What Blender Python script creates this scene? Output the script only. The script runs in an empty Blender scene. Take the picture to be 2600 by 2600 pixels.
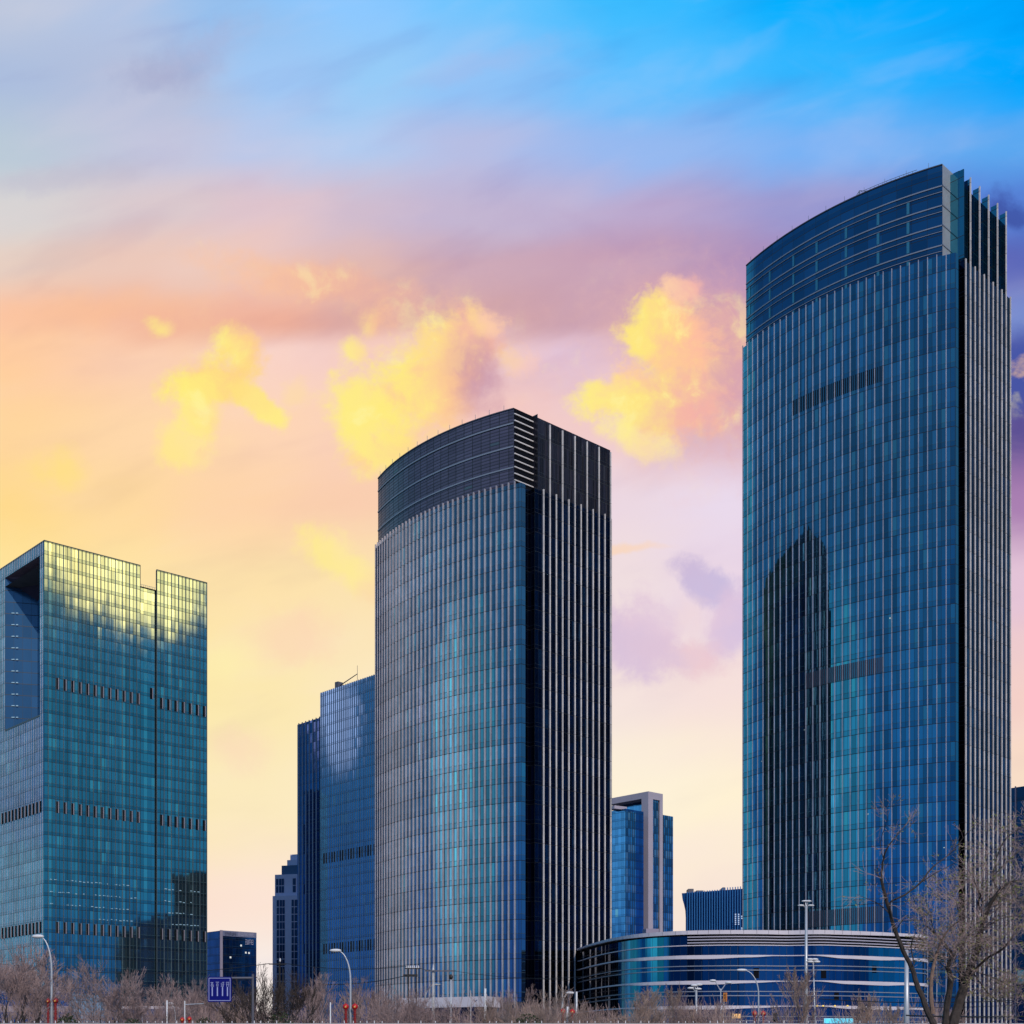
import bpy, math, random
from mathutils import Vector

# ------------------------------------------------------------------ camera, sky, sun
sc = bpy.context.scene
COL = sc.collection
R = math.radians
F = 3445.0            # focal length in pixels of a 2600 px wide picture
HZ = 2665.0           # row of the horizon, just under the lower frame edge
EYE = 1.6

cam_d = bpy.data.cameras.new("camera")
cam = bpy.data.objects.new("camera", cam_d)
COL.objects.link(cam)
cam.location = (0, 0, EYE)
cam.rotation_euler = (R(90), 0, 0)
cam_d.sensor_width = 36.0
cam_d.lens = F / 2600 * 36
cam_d.shift_y = (HZ - 1300) / 2600
cam_d.clip_start = 0.5
cam_d.clip_end = 20000
sc.camera = cam

sc.view_settings.view_transform = 'Standard'
sc.view_settings.look = 'None'
sc.view_settings.exposure = 0.0
sc.view_settings.gamma = 1.0
sc.cycles.use_denoising = True
sc.cycles.max_bounces = 5
sc.cycles.glossy_bounces = 3
sc.cycles.diffuse_bounces = 2
sc.cycles.sample_clamp_indirect = 4.0

SUN_AZ = 161.0        # clockwise from +Y
SUN_EL = 33.0
sd = bpy.data.lights.new("sun", 'SUN')
sun = bpy.data.objects.new("sun", sd)
COL.objects.link(sun)
sd.energy = 2.4
sd.angle = R(0.5)
sd.color = (1.0, 0.9, 0.82)
_d = Vector((math.sin(R(SUN_AZ)) * math.cos(R(SUN_EL)), math.cos(R(SUN_AZ)) * math.cos(R(SUN_EL)), math.sin(R(SUN_EL))))
sun.rotation_euler = _d.to_track_quat('Z', 'Y').to_euler()
sun.location = (0, -50, 300)


def lin(c):
    out = []
    for v in c[:3]:
        v = v / 255.0
        out.append(v / 12.92 if v <= 0.04045 else ((v + 0.055) / 1.055) ** 2.4)
    return (out[0], out[1], out[2], 1.0)


class NT:
    """small helper that writes node trees"""
    def __init__(self, tree):
        self.t = tree
        self.n = tree.nodes
        self.l = tree.links

    def put(self, sock, v):
        if isinstance(v, bpy.types.NodeSocket):
            self.l.new(v, sock)
        elif v is not None:
            sock.default_value = v

    def m(self, op, a, b=None, c=None, clamp=False):
        n = self.n.new('ShaderNodeMath')
        n.operation = op
        n.use_clamp = clamp
        self.put(n.inputs[0], a)
        if b is not None:
            self.put(n.inputs[1], b)
        if c is not None:
            self.put(n.inputs[2], c)
        return n.outputs[0]

    def vm(self, op, a, b=None):
        n = self.n.new('ShaderNodeVectorMath')
        n.operation = op
        self.put(n.inputs[0], a)
        if b is not None:
            if op == 'SCALE':
                self.put(n.inputs['Scale'], b)
            else:
                self.put(n.inputs[1], b)
        return n.outputs[0]

    def step(self, v, lo, hi):
        n = self.n.new('ShaderNodeMapRange')
        n.interpolation_type = 'SMOOTHSTEP'
        self.put(n.inputs['Value'], v)
        n.inputs['From Min'].default_value = lo
        n.inputs['From Max'].default_value = hi
        return n.outputs[0]

    def rng(self, v, a, b, c, d):
        n = self.n.new('ShaderNodeMapRange')
        self.put(n.inputs['Value'], v)
        for k, x in zip(('From Min', 'From Max', 'To Min', 'To Max'), (a, b, c, d)):
            n.inputs[k].default_value = x
        return n.outputs[0]

    def xyz(self, x, y, z=0.0):
        n = self.n.new('ShaderNodeCombineXYZ')
        self.put(n.inputs[0], x)
        self.put(n.inputs[1], y)
        self.put(n.inputs[2], z)
        return n.outputs[0]

    def sep(self, v):
        n = self.n.new('ShaderNodeSeparateXYZ')
        self.put(n.inputs[0], v)
        return n.outputs

    def mix(self, f, a, b, mode='MIX'):
        n = self.n.new('ShaderNodeMix')
        n.data_type = 'RGBA'
        n.blend_type = mode
        self.put(n.inputs['Factor'], f)
        self.put(n.inputs[6], a)
        self.put(n.inputs[7], b)
        return n.outputs[2]

    def noise(self, vec, scale, detail=4.0, rough=0.55, dist=0.0):
        n = self.n.new('ShaderNodeTexNoise')
        self.put(n.inputs['Vector'], vec)
        n.inputs['Scale'].default_value = scale
        n.inputs['Detail'].default_value = detail
        n.inputs['Roughness'].default_value = rough
        n.inputs['Distortion'].default_value = dist
        return n.outputs[0]

    def white(self, vec):
        n = self.n.new('ShaderNodeTexWhiteNoise')
        n.noise_dimensions = '3D'
        self.put(n.inputs['Vector'], vec)
        return n.outputs

    def ramp(self, f, stops, mode='EASE'):
        n = self.n.new('ShaderNodeValToRGB')
        cr = n.color_ramp
        cr.interpolation = mode
        cr.elements[0].position = stops[0][0]
        cr.elements[0].color = stops[0][1]
        cr.elements[1].position = stops[-1][0]
        cr.elements[1].color = stops[-1][1]
        for p, c in stops[1:-1]:
            e = cr.elements.new(p)
            e.color = c
        self.put(n.inputs[0], f)
        return n.outputs[0]


def build_world():
    w = bpy.data.worlds.new("World")
    sc.world = w
    w.use_nodes = True
    T = NT(w.node_tree)
    T.n.clear()
    out = T.n.new('ShaderNodeOutputWorld')
    bg = T.n.new('ShaderNodeBackground')
    tc = T.n.new('ShaderNodeTexCoord')
    d = tc.outputs['Generated']
    x, y, z = T.sep(d)
    # --- clear sky for all directions
    sky = T.n.new('ShaderNodeTexSky')
    sky.sky_type = 'NISHITA'
    sky.sun_disc = False
    sky.sun_elevation = R(SUN_EL)
    sky.sun_rotation = R(SUN_AZ)
    clear = T.vm('SCALE', sky.outputs[0], 0.07)
    # --- sunset side of the sky: colour grid over direction tangents (u across, v up)
    yc = T.m('MAXIMUM', y, 0.3)
    u0 = T.m('DIVIDE', x, yc)
    v0 = T.m('DIVIDE', z, yc)
    # coordinates on a 1932-wide chart of this part of the sky
    X0 = T.m('MULTIPLY_ADD', u0, 2560.0, 966.0)
    Y0 = T.m('MULTIPLY_ADD', v0, -2560.0, 1980.0)
    base = T.xyz(T.m('MULTIPLY', X0, 0.001), T.m('MULTIPLY', Y0, 0.001))
    stretched = T.xyz(T.m('MULTIPLY', X0, 0.0011), T.m('MULTIPLY_ADD', X0, 0.0009, T.m('MULTIPLY', Y0, 0.0032)))
    n1 = T.noise(stretched, 1.6, 5, 0.5, 0.4)
    n2 = T.noise(T.vm('ADD', stretched, (7.3, 2.1, 0.4)), 1.6, 5, 0.5, 0.4)
    X = T.m('ADD', X0, T.m('MULTIPLY', T.m('SUBTRACT', n1, 0.5), 300.0))
    Y = T.m('ADD', Y0, T.m('MULTIPLY', T.m('SUBTRACT', n2, 0.5), 120.0))
    rows = [
        (0,    [(0, (190, 200, 222)), (200, (178, 196, 228)), (420, (150, 192, 238)), (650, (140, 200, 255)), (900, (105, 196, 255)), (1200, (60, 188, 255)), (1500, (4, 176, 255)), (1932, (0, 168, 255))]),
        (150,  [(0, (172, 190, 222)), (300, (182, 192, 220)), (480, (160, 200, 245)), (700, (150, 203, 248)), (900, (145, 195, 247)), (1200, (90, 190, 255)), (1500, (50, 182, 255)), (1932, (0, 168, 255))]),
        (280,  [(0, (186, 202, 216)), (300, (196, 198, 222)), (480, (188, 200, 232)), (700, (178, 203, 240)), (900, (182, 190, 228)), (1200, (150, 185, 240)), (1500, (120, 178, 245)), (1932, (92, 168, 240))]),
        (400,  [(0, (216, 212, 212)), (300, (220, 202, 206)), (480, (222, 195, 204)), (700, (208, 188, 206)), (900, (196, 182, 210)), (1200, (186, 168, 206)), (1500, (152, 152, 208)), (1932, (88, 130, 215))]),
        (500,  [(0, (232, 208, 194)), (300, (236, 200, 186)), (480, (238, 196, 182)), (700, (226, 184, 176)), (900, (206, 170, 184)), (1200, (196, 157, 182)), (1500, (170, 140, 186)), (1932, (92, 105, 185))]),
        (600,  [(0, (250, 197, 165)), (300, (243, 184, 156)), (480, (240, 178, 156)), (700, (224, 174, 168)), (900, (206, 162, 168)), (1200, (202, 160, 178)), (1400, (208, 158, 178)), (1932, (120, 140, 205))]),
        (665,  [(0, (255, 204, 160)), (300, (252, 208, 180)), (480, (250, 214, 204)), (700, (244, 204, 198)), (900, (240, 206, 208)), (1100, (226, 196, 216)), (1400, (214, 164, 172)), (1932, (84, 96, 172))]),
        (800,  [(0, (255, 214, 158)), (300, (255, 216, 172)), (480, (254, 214, 182)), (700, (250, 208, 186)), (900, (246, 202, 190)), (1150, (240, 204, 204)), (1380, (220, 182, 196)), (1932, (92, 80, 148))]),
        (950,  [(0, (255, 218, 142)), (200, (255, 218, 160)), (480, (254, 212, 170)), (700, (250, 206, 176)), (900, (246, 205, 190)), (1180, (236, 216, 226)), (1380, (234, 218, 236)), (1932, (170, 128, 178))]),
        (1100, [(0, (255, 228, 156)), (200, (255, 228, 164)), (480, (254, 226, 172)), (700, (252, 226, 176)), (900, (248, 220, 196)), (1180, (240, 222, 224)), (1380, (234, 214, 230)), (1932, (228, 196, 216))]),
        (1300, [(0, (254, 232, 160)), (300, (253, 234, 170)), (480, (252, 232, 176)), (700, (252, 232, 192)), (900, (250, 230, 205)), (1180, (246, 228, 222)), (1380, (246, 224, 220)), (1932, (244, 208, 200))]),
        (1500, [(0, (252, 232, 175)), (300, (252, 234, 182)), (480, (252, 234, 190)), (700, (252, 236, 198)), (900, (252, 238, 206)), (1180, (254, 242, 216)), (1380, (255, 241, 212)), (1932, (250, 224, 200))]),
        (1700, [(0, (252, 224, 204)), (300, (252, 226, 208)), (480, (252, 228, 212)), (700, (252, 228, 214)), (900, (252, 230, 216)), (1180, (252, 234, 214)), (1380, (250, 231, 216)), (1932, (248, 224, 206))]),
        (1850, [(0, (246, 236, 230)), (300, (247, 237, 231)), (480, (248, 238, 232)), (700, (247, 236, 231)), (900, (246, 234, 230)), (1180, (245, 232, 230)), (1380, (245, 230, 230)), (1932, (240, 222, 218))]),
    ]
    fx = T.m('DIVIDE', T.m('ADD', X, 0.0), 1932.0)
    cur = None
    for i, (ry, stops) in enumerate(rows):
        c = T.ramp(fx, [(p / 1932.0, lin(k)) for p, k in stops])
        if cur is None:
            cur = c
        else:
            cur = T.mix(T.step(Y, rows[i - 1][0], ry), cur, c)
    front = cur
    # fine cirrus mottling
    fin = T.noise(T.xyz(T.m('MULTIPLY', X0, 0.0022), T.m('MULTIPLY', Y0, 0.0052)), 2.4, 6, 0.6, 0.8)
    front = T.mix(T.m('MULTIPLY', T.step(fin, 0.5, 0.78), T.rng(Y0, 500, 1900, 0.02, 0.10)), front, lin((255, 226, 210)))
    # soft streaks: lilac-grey shade and pale light, a few percent
    st = T.noise(T.xyz(T.m('MULTIPLY_ADD', Y0, 0.0011, T.m('MULTIPLY', X0, 0.0016)), T.m('MULTIPLY_ADD', X0, 0.0006, T.m('MULTIPLY', Y0, 0.0034))), 1.9, 4, 0.5, 0.3)
    front = T.mix(T.m('MULTIPLY', T.step(st, 0.50, 0.72), T.rng(Y0, 0, 1500, 0.48, 0.18)), front, T.mix(1.0, front, (0.78, 0.74, 0.86, 1), 'MULTIPLY'))
    front = T.mix(T.m('MULTIPLY', T.step(T.m('SUBTRACT', 1.0, st), 0.52, 0.72), T.rng(Y0, 0, 1500, 0.08, 0.12)), front, lin((250, 226, 226)))
    # --- cumulus clumps (centre x, y, radius x, y, tilt, opacity, left colour, right colour)
    big = T.noise(base, 5.0, 7, 0.6, 0.4)
    big2 = T.noise(T.vm('ADD', base, (3.1, 8.2, 0)), 5.0, 7, 0.6, 0.4)
    sm = T.noise(base, 17.0, 6, 0.62, 0.3)
    wx = T.m('ADD', X0, T.m('MULTIPLY', T.m('SUBTRACT', big, 0.5), 120.0))
    wy = T.m('ADD', Y0, T.m('MULTIPLY', T.m('SUBTRACT', big2, 0.5), 120.0))
    sm3 = T.noise(base, 46.0, 5, 0.65, 0.5)
    smo = T.m('ADD', T.m('MULTIPLY', T.m('SUBTRACT', sm, 0.5), 1.0), T.m('MULTIPLY', T.m('SUBTRACT', sm3, 0.5), 0.45))

    YEL, YEL2, ORG, PNK, MAU, LIL = (255, 238, 130), (255, 226, 142), (255, 196, 150), (248, 176, 164), (204, 152, 168), (212, 196, 222)
    clouds = [
        (600, 535, 230, 46, -12, 0.65, ORG, (236, 176, 160), 0.5),
        (150, 590, 260, 36, 4, 0.35, ORG, ORG, 0.6),
        (350, 105, 130, 42, 28, 0.5, (150, 166, 206), (170, 170, 205), 0.7),
        (300, 140, 80, 34, -10, 0.35, (165, 165, 200), (165, 165, 200), 0.7),
        (90, 330, 190, 28, 6, 0.4, (190, 185, 205), (190, 185, 205), 0.6),
        (900, 120, 190, 26, 14, 0.25, (170, 180, 225), (170, 180, 225), 0.6),
        (1330, 470, 330, 44, -8, 0.3, (176, 150, 190), (160, 140, 190), 0.6),
        (1905, 392, 46, 44, 0, 0.85, (62, 80, 160), (62, 84, 166), 0.45),
        (1925, 700, 40, 85, 0, 0.8, (66, 84, 165), (66, 84, 165), 0.5),
        (1290, 690, 200, 190, 0, 0.5, (250, 200, 178), (236, 178, 180), 0.7),
        (840, 690, 190, 160, 0, 0.4, (253, 208, 170), (238, 186, 180), 0.7),
        (430, 730, 150, 110, 0, 0.3, (255, 220, 168), (252, 206, 180), 0.8),
        # left small cloud
        (442, 668, 40, 54, 18, 0.92, YEL, (255, 208, 140), 0.38),
        (385, 722, 88, 50, 12, 0.95, (255, 238, 124), (255, 214, 132), 0.36),
        (478, 765, 66, 26, -30, 0.9, (255, 226, 130), YEL, 0.32),
        (350, 836, 50, 54, 35, 0.65, (255, 238, 130), (255, 234, 150), 0.4),
        (372, 786, 34, 44, 20, 0.75, YEL, (255, 228, 136), 0.45),
        (318, 614, 30, 14, 0, 0.7, YEL, YEL2, 0.6),
        (545, 745, 30, 30, 0, 0.35, YEL2, YEL2, 0.5),
        # middle cloud
        (735, 850, 84, 66, 0, 0.9, YEL, (255, 222, 140), 0.4),
        (690, 765, 92, 88, 10, 0.96, YEL, (255, 232, 140), 0.34),
        (800, 740, 100, 110, 0, 0.95, (255, 236, 128), (255, 206, 150), 0.34),
        (868, 665, 88, 84, 20, 0.96, (255, 222, 140), (246, 186, 164), 0.30),
        (918, 612, 34, 34, 0, 0.85, (255, 214, 150), (255, 206, 170), 0.4),
        (880, 720, 76, 78, 10, 0.85, (250, 190, 154), (198, 148, 170), 0.6),
        (905, 745, 48, 56, 0, 0.6, (206, 150, 165), (196, 150, 176), 0.8),
        (706, 600, 30, 24, 30, 0.6, YEL2, ORG, 0.6),
        (672, 650, 32, 26, 0, 0.8, YEL, YEL2, 0.5),
        # right cloud
        (1330, 690, 130, 150, 0, 0.8, (255, 206, 150), (214, 160, 176), 0.4),
        (1262, 640, 92, 88, 0, 0.96, (255, 232, 128), (255, 190, 160), 0.26),
        (1295, 545, 44, 40, -20, 0.9, (255, 208, 170), (246, 184, 172), 0.3),
        (1150, 745, 96, 44, 14, 0.94, YEL, (255, 206, 160), 0.28),
        (1240, 775, 120, 70, 0, 0.9, (255, 232, 130), (246, 178, 168), 0.34),
        (1200, 835, 90, 34, -18, 0.8, (255, 240, 150), (252, 222, 170), 0.4),
        (975, 680, 36, 34, 0, 0.55, (255, 214, 150), (255, 205, 180), 0.45),
        # faint low ones
        (616, 1042, 58, 50, -20, 0.75, (255, 238, 140), (255, 234, 160), 0.4),
        (690, 1092, 74, 44, -28, 0.7, (255, 236, 150), (252, 216, 170), 0.45),
        (110, 885, 60, 36, 0, 0.55, (255, 228, 120), (255, 228, 120), 0.6),
        (560, 1205, 96, 56, 0, 0.5, (252, 212, 178), (252, 208, 180), 0.55),
        (440, 1240, 80, 36, 0, 0.4, (255, 244, 176), (255, 240, 180), 0.6),
        (450, 1410, 70, 50, 0, 0.45, (250, 212, 188), (250, 212, 188), 0.6),
        (1195, 1036, 66, 12, 3, 0.7, (252, 214, 180), (250, 214, 190), 0.5),
        (1200, 1205, 76, 84, 20, 0.9, (216, 192, 218), (226, 198, 218), 0.35),
        (1325, 1105, 70, 44, -30, 0.95, (204, 186, 218), (202, 188, 222), 0.30),
        (1372, 1180, 54, 72, -20, 0.85, (222, 196, 220), (212, 192, 224), 0.35),
        (1285, 1238, 100, 36, -12, 0.8, (222, 196, 216), (236, 200, 208), 0.4),
        (1270, 1160, 60, 34, 0, 0.5, (228, 206, 222), (240, 214, 216), 0.5),
    ]
    md = T.noise(base, 11.0, 7, 0.6, 0.3)
    mott = T.m('MULTIPLY', T.m('SUBTRACT', md, 0.5), 3.2)
    for (cx, cy, rx, ry, rot, op, c1, c2, soft) in clouds:
        ca, sa = math.cos(R(rot)), math.sin(R(rot))
        dx = T.m('SUBTRACT', wx, float(cx))
        dy = T.m('SUBTRACT', wy, float(cy))
        px = T.m('ADD', T.m('MULTIPLY', dx, ca / rx), T.m('MULTIPLY', dy, -sa / rx))
        py = T.m('ADD', T.m('MULTIPLY', dx, sa / ry), T.m('MULTIPLY', dy, ca / ry))
        r2 = T.m('ADD', T.m('MULTIPLY', px, px), T.m('MULTIPLY', py, py))
        dens = T.m('ADD', T.m('SUBTRACT', 1.0, T.m('SQRT', r2)), smo)
        dens = T.m('ADD', dens, T.m('MULTIPLY', mott, -0.10))
        a = T.m('MULTIPLY', T.step(dens, -soft * 0.7, soft * 1.5), op)
        col = T.mix(T.step(T.m('ADD', px, mott), -0.8, 0.8), lin(c1), lin(c2))
        if ry > 40 and cy > 500 and cy < 900:
            col = T.mix(T.m('MULTIPLY', T.step(mott, 0.12, 0.6), 0.55), col, lin((255, 208, 150)))
            col = T.mix(T.m('MULTIPLY', T.step(T.m('SUBTRACT', 0.0, mott), 0.15, 0.6), 0.45), col, lin((255, 246, 170)))
        front = T.mix(a, front, col)
    # --- the rest of the sky (sides, behind the viewer): tangent of elevation and azimuth
    r = T.m('SQRT', T.m('ADD', T.m('MULTIPLY', x, x), T.m('MULTIPLY', y, y)))
    tan_el = T.m('DIVIDE', z, T.m('MAXIMUM', r, 0.02))
    az = T.m('MULTIPLY', T.m('ARCTAN2', x, y), 180 / math.pi)      # clockwise from +Y
    nb = T.noise(T.vm('MULTIPLY', d, (1.0, 1.0, 2.4)), 3.2, 5, 0.55, 0.6)
    te = T.m('ADD', tan_el, T.m('MULTIPLY', T.m('SUBTRACT', nb, 0.5), 0.12))
    back = T.ramp(te, [(0.0, lin((24, 84, 176))), (0.09, lin((36, 108, 186))), (0.2, lin((54, 128, 178))), (0.32, lin((72, 126, 166))), (0.42, lin((82, 122, 158))), (0.6, lin((60, 116, 164))), (1.0, lin((80, 140, 200)))])
    back = T.mix(0.12, back, clear)
    azn = T.m('ADD', az, T.m('MULTIPLY', T.m('SUBTRACT', nb, 0.5), 14.0))
    spots = [  # azimuth, tan elevation, half widths, opacity, colour, gain
        (-106, 0.17, 12, 0.15, 0.8, (104, 188, 204), 1.15),
        (-94, 0.19, 9, 0.14, 0.85, (160, 214, 226), 1.9),
        (-158, 0.3, 14, 0.6, 0.5, (40, 100, 165), 0.8),
        (-79.0, 0.235, 1.7, 0.042, 0.85, (240, 190, 205), 2.6),
        (-58, 0.2, 8, 0.5, 0.8, (110, 190, 205), 1.1),
        (110, 0.17, 16, 0.12, 0.8, (40, 132, 168), 1.0),
        (110, 0.04, 16, 0.07, 0.7, (24, 96, 160), 1.0),
        (111, 0.40, 12, 0.10, 0.75, (190, 190, 140), 1.0),
        (109.0, 0.342, 3.8, 0.050, 0.97, (255, 188, 118), 4.4),
        (107.8, 0.335, 2.2, 0.05, 0.9, (255, 192, 124), 4.2),
    ]
    for (a0, t0, wa, wt, op, colr, gain) in spots:
        pa = T.m('DIVIDE', T.m('SUBTRACT', azn, float(a0)), float(wa))
        pt = T.m('DIVIDE', T.m('SUBTRACT', te, float(t0)), float(wt))
        rr = T.m('SQRT', T.m('ADD', T.m('MULTIPLY', pa, pa), T.m('MULTIPLY', pt, pt)))
        k = T.m('MULTIPLY', T.step(T.m('SUBTRACT', 1.25, rr), 0.0, 0.6), op)
        cc = lin(colr)
        back = T.mix(k, back, (cc[0] * gain, cc[1] * gain, cc[2] * gain, 1))
    wfront = T.step(T.m('DIVIDE', y, T.m('MAXIMUM', r, 0.02)), 0.55, 0.9)
    total = T.mix(wfront, back, front)
    # below the horizon: soft ground tone
    total = T.mix(T.step(z, -0.06, -0.005), lin((70, 66, 70)), total)
    T.l.new(total, bg.inputs[0])
    bg.inputs[1].default_value = 1.0
    T.l.new(bg.outputs[0], out.inputs[0])
    try:
        w.cycles.sampling_method = 'MANUAL'
        w.cycles.sample_map_resolution = 1024
    except Exception:
        pass


build_world()

# ------------------------------------------------------------------ mesh helpers
POS = {}


class MB:
    def __init__(self):
        self.v, self.f, self.uv = [], [], []

    def quad(self, a, b, c, d, uv=None):
        i = len(self.v)
        self.v += [a, b, c, d]
        self.f.append((i, i + 1, i + 2, i + 3))
        self.uv += uv or [(0, 0)] * 4

    def poly(self, pts):
        i = len(self.v)
        self.v += list(pts)
        self.f.append(tuple(range(i, i + len(pts))))
        self.uv += [(p[0], p[1]) for p in pts]

    def wall(self, p, q, z0, z1, u0=0.0, z1b=None):
        """vertical quad from p to q (outward on the right of p->q)"""
        L = math.hypot(q[0] - p[0], q[1] - p[1])
        z1b = z1 if z1b is None else z1b
        self.quad((p[0], p[1], z0), (q[0], q[1], z0), (q[0], q[1], z1b), (p[0], p[1], z1),
                  [(u0, z0), (u0 + L, z0), (u0 + L, z1b), (u0, z1)])
        return u0 + L

    def walls(self, pts, z0, z1, closed=False, u0=0.0):
        n = len(pts)
        for i in range(n if closed else n - 1):
            u0 = self.wall(pts[i], pts[(i + 1) % n], z0, z1, u0)
        return u0

    def prism(self, pts, z0, z1, bottom=True):
        self.walls(pts, z0, z1, True)
        self.poly([(p[0], p[1], z1) for p in pts])
        if bottom:
            self.poly([(p[0], p[1], z0) for p in reversed(pts)])

    def post(self, p, n, w, d, z0, z1, back=0.05):
        """upright bar standing out of a wall at plan point p, wall normal n"""
        tx, ty = -n[1], n[0]
        a = (p[0] + tx * w / 2 - n[0] * back, p[1] + ty * w / 2 - n[1] * back)
        b = (p[0] - tx * w / 2 - n[0] * back, p[1] - ty * w / 2 - n[1] * back)
        c = (p[0] - tx * w / 2 + n[0] * d, p[1] - ty * w / 2 + n[1] * d)
        e = (p[0] + tx * w / 2 + n[0] * d, p[1] + ty * w / 2 + n[1] * d)
        self.prism([e, c, b, a][::-1] if cross2(a, b, c) > 0 else [a, b, c, e][::-1], z0, z1)

    def box(self, c, sx, sy, sz, ang=0.0):
        ca, sa = math.cos(ang), math.sin(ang)
        pts = []
        for x, y in ((-sx / 2, -sy / 2), (sx / 2, -sy / 2), (sx / 2, sy / 2), (-sx / 2, sy / 2)):
            pts.append((c[0] + x * ca - y * sa, c[1] + x * sa + y * ca))
        self.prism(pts, c[2] - sz / 2, c[2] + sz / 2)

    def tube(self, pts, rads, sides=6, cap=True):
        n = len(pts)
        rings = []
        for i in range(n):
            p = Vector(pts[i])
            t = (Vector(pts[min(i + 1, n - 1)]) - Vector(pts[max(i - 1, 0)]))
            if t.length < 1e-9:
                t = Vector((0, 0, 1))
            t.normalize()
            up = Vector((0, 0, 1)) if abs(t.z) < 0.9 else Vector((1, 0, 0))
            a = t.cross(up).normalized()
            b = t.cross(a)
            ring = []
            for k in range(sides):
                g = 2 * math.pi * k / sides
                q = p + (a * math.cos(g) + b * math.sin(g)) * rads[i]
                ring.append(len(self.v))
                self.v.append((q.x, q.y, q.z))
            rings.append(ring)
        for i in range(n - 1):
            for k in range(sides):
                self.f.append((rings[i][k], rings[i][(k + 1) % sides], rings[i + 1][(k + 1) % sides], rings[i + 1][k]))
                self.uv += [(0, 0)] * 4
        if cap and sides > 3:
            self.f.append(tuple(rings[-1]))
            self.uv += [(0, 0)] * sides
            self.f.append(tuple(reversed(rings[0])))
            self.uv += [(0, 0)] * sides

    def ball(self, c, rx, ry, rz, seg=12, rings=8):
        base = len(self.v)
        for i in range(rings + 1):
            th = math.pi * i / rings
            for k in range(seg):
                ph = 2 * math.pi * k / seg
                self.v.append((c[0] + rx * math.sin(th) * math.cos(ph), c[1] + ry * math.sin(th) * math.sin(ph), c[2] + rz * math.cos(th)))
        for i in range(rings):
            for k in range(seg):
                a = base + i * seg + k
                b = base + i * seg + (k + 1) % seg
                self.f.append((a, a + seg, b + seg, b))
                self.uv += [(0, 0)] * 4

    def build(self, name, mat, parent=None, smooth=False):
        me = bpy.data.meshes.new(name)
        ox, oy, oz = POS.get(parent.as_pointer(), (0, 0, 0)) if parent else (0, 0, 0)
        me.from_pydata([(a - ox, b - oy, c - oz) for a, b, c in self.v], [], self.f)
        if len(self.uv) == len(me.loops):
            ul = me.uv_layers.new(name="UVMap")
            flat = [k for t in self.uv for k in t]
            ul.data.foreach_set("uv", flat)
        if smooth:
            me.polygons.foreach_set("use_smooth", [True] * len(me.polygons))
        me.materials.append(mat)
        o = bpy.data.objects.new(name, me)
        COL.objects.link(o)
        if parent:
            o.parent = parent
            POS[o.as_pointer()] = (ox, oy, oz)
        else:
            POS[o.as_pointer()] = (0, 0, 0)
        return o


def cross2(a, b, c):
    return (b[0] - a[0]) * (c[1] - a[1]) - (b[1] - a[1]) * (c[0] - a[0])


def thing(name, label, cat, loc=(0, 0, 0), group=None):
    o = bpy.data.objects.new(name, None)
    COL.objects.link(o)
    o.location = loc
    o.empty_display_size = 1.0
    o['label'] = label
    o['category'] = cat
    if group:
        o['group'] = group
    POS[o.as_pointer()] = tuple(loc)
    return o


def tag(o, label, cat, group=None):
    o['label'] = label
    o['category'] = cat
    if group:
        o['group'] = group
    return o


def copy_thing(src, loc, rot=0.0, scale=(1, 1, 1), label=None):
    def rec(o, par):
        c = o.copy()
        COL.objects.link(c)
        if par:
            c.parent = par
        for ch in KIDS.get(o.name, []):
            rec(ch, c)
        return c
    r = rec(src, None)
    r.location = loc
    r.rotation_euler = (0, 0, rot)
    r.scale = scale
    if label:
        r['label'] = label
    return r


KIDS = {}


def reg(parent, *kids):
    KIDS.setdefault(parent.name, []).extend(kids)


def at(px, py, D):
    """world point seen at picture pixel (2600 px chart) at distance D in front"""
    return ((px - 1300) / F * D, D, EYE + (HZ - py) / F * D)


def add(p, d, s):
    return (p[0] + d[0] * s, p[1] + d[1] * s)


AX = (-0.675, 0.737)     # street grid: away to the left
BX = (0.737, 0.675)      # street grid: away to the right
NL = (-0.737, -0.675)    # normal of walls that run along AX
NR = (0.675, -0.737)     # normal of walls that run along BX


def run_to(p, d, px):
    """distance along d from plan point p at which picture column px is met"""
    k = (px - 1300) / F
    return (k * p[1] - p[0]) / (d[0] - k * d[1])


# ------------------------------------------------------------------ materials
MATS = {}


def solid(name, col, rough=0.6, metal=0.0, noise=0.0, nscale=2.0, spec=0.5, joint=0.0):
    if name in MATS:
        return MATS[name]
    m = bpy.data.materials.new(name)
    m.use_nodes = True
    T = NT(m.node_tree)
    b = T.n['Principled BSDF']
    b.inputs['Roughness'].default_value = rough
    b.inputs['Metallic'].default_value = metal
    b.inputs['Specular IOR Level'].default_value = spec
    c = (col[0], col[1], col[2], 1)
    if noise:
        tc = T.n.new('ShaderNodeTexCoord')
        n = T.noise(tc.outputs['Object'], nscale, 5, 0.6)
        f = T.rng(n, 0.3, 0.7, 1 - noise, 1 + noise)
        cc = T.mix(1.0, c, T.xyz(f, f, f), 'MULTIPLY')
        if joint:      # dark open joint between panel lengths, and a slightly different tone per length
            pz = T.m('DIVIDE', T.sep(tc.outputs['Object'])[2], joint)
            wz = T.white(T.xyz(T.m('FLOOR', pz), 0.0, 1.0))
            k = T.rng(wz[0], 0, 1, 0.88, 1.08)
            cc = T.mix(1.0, cc, T.xyz(k, k, k), 'MULTIPLY')
            cc = T.mix(T.m('MULTIPLY', T.m('LESS_THAN', T.m('FRACT', pz), 0.04), 0.45), cc, (0.01, 0.01, 0.015, 1))
        T.l.new(cc, b.inputs['Base Color'])
    else:
        b.inputs['Base Color'].default_value = c
    MATS[name] = m
    return m


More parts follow.
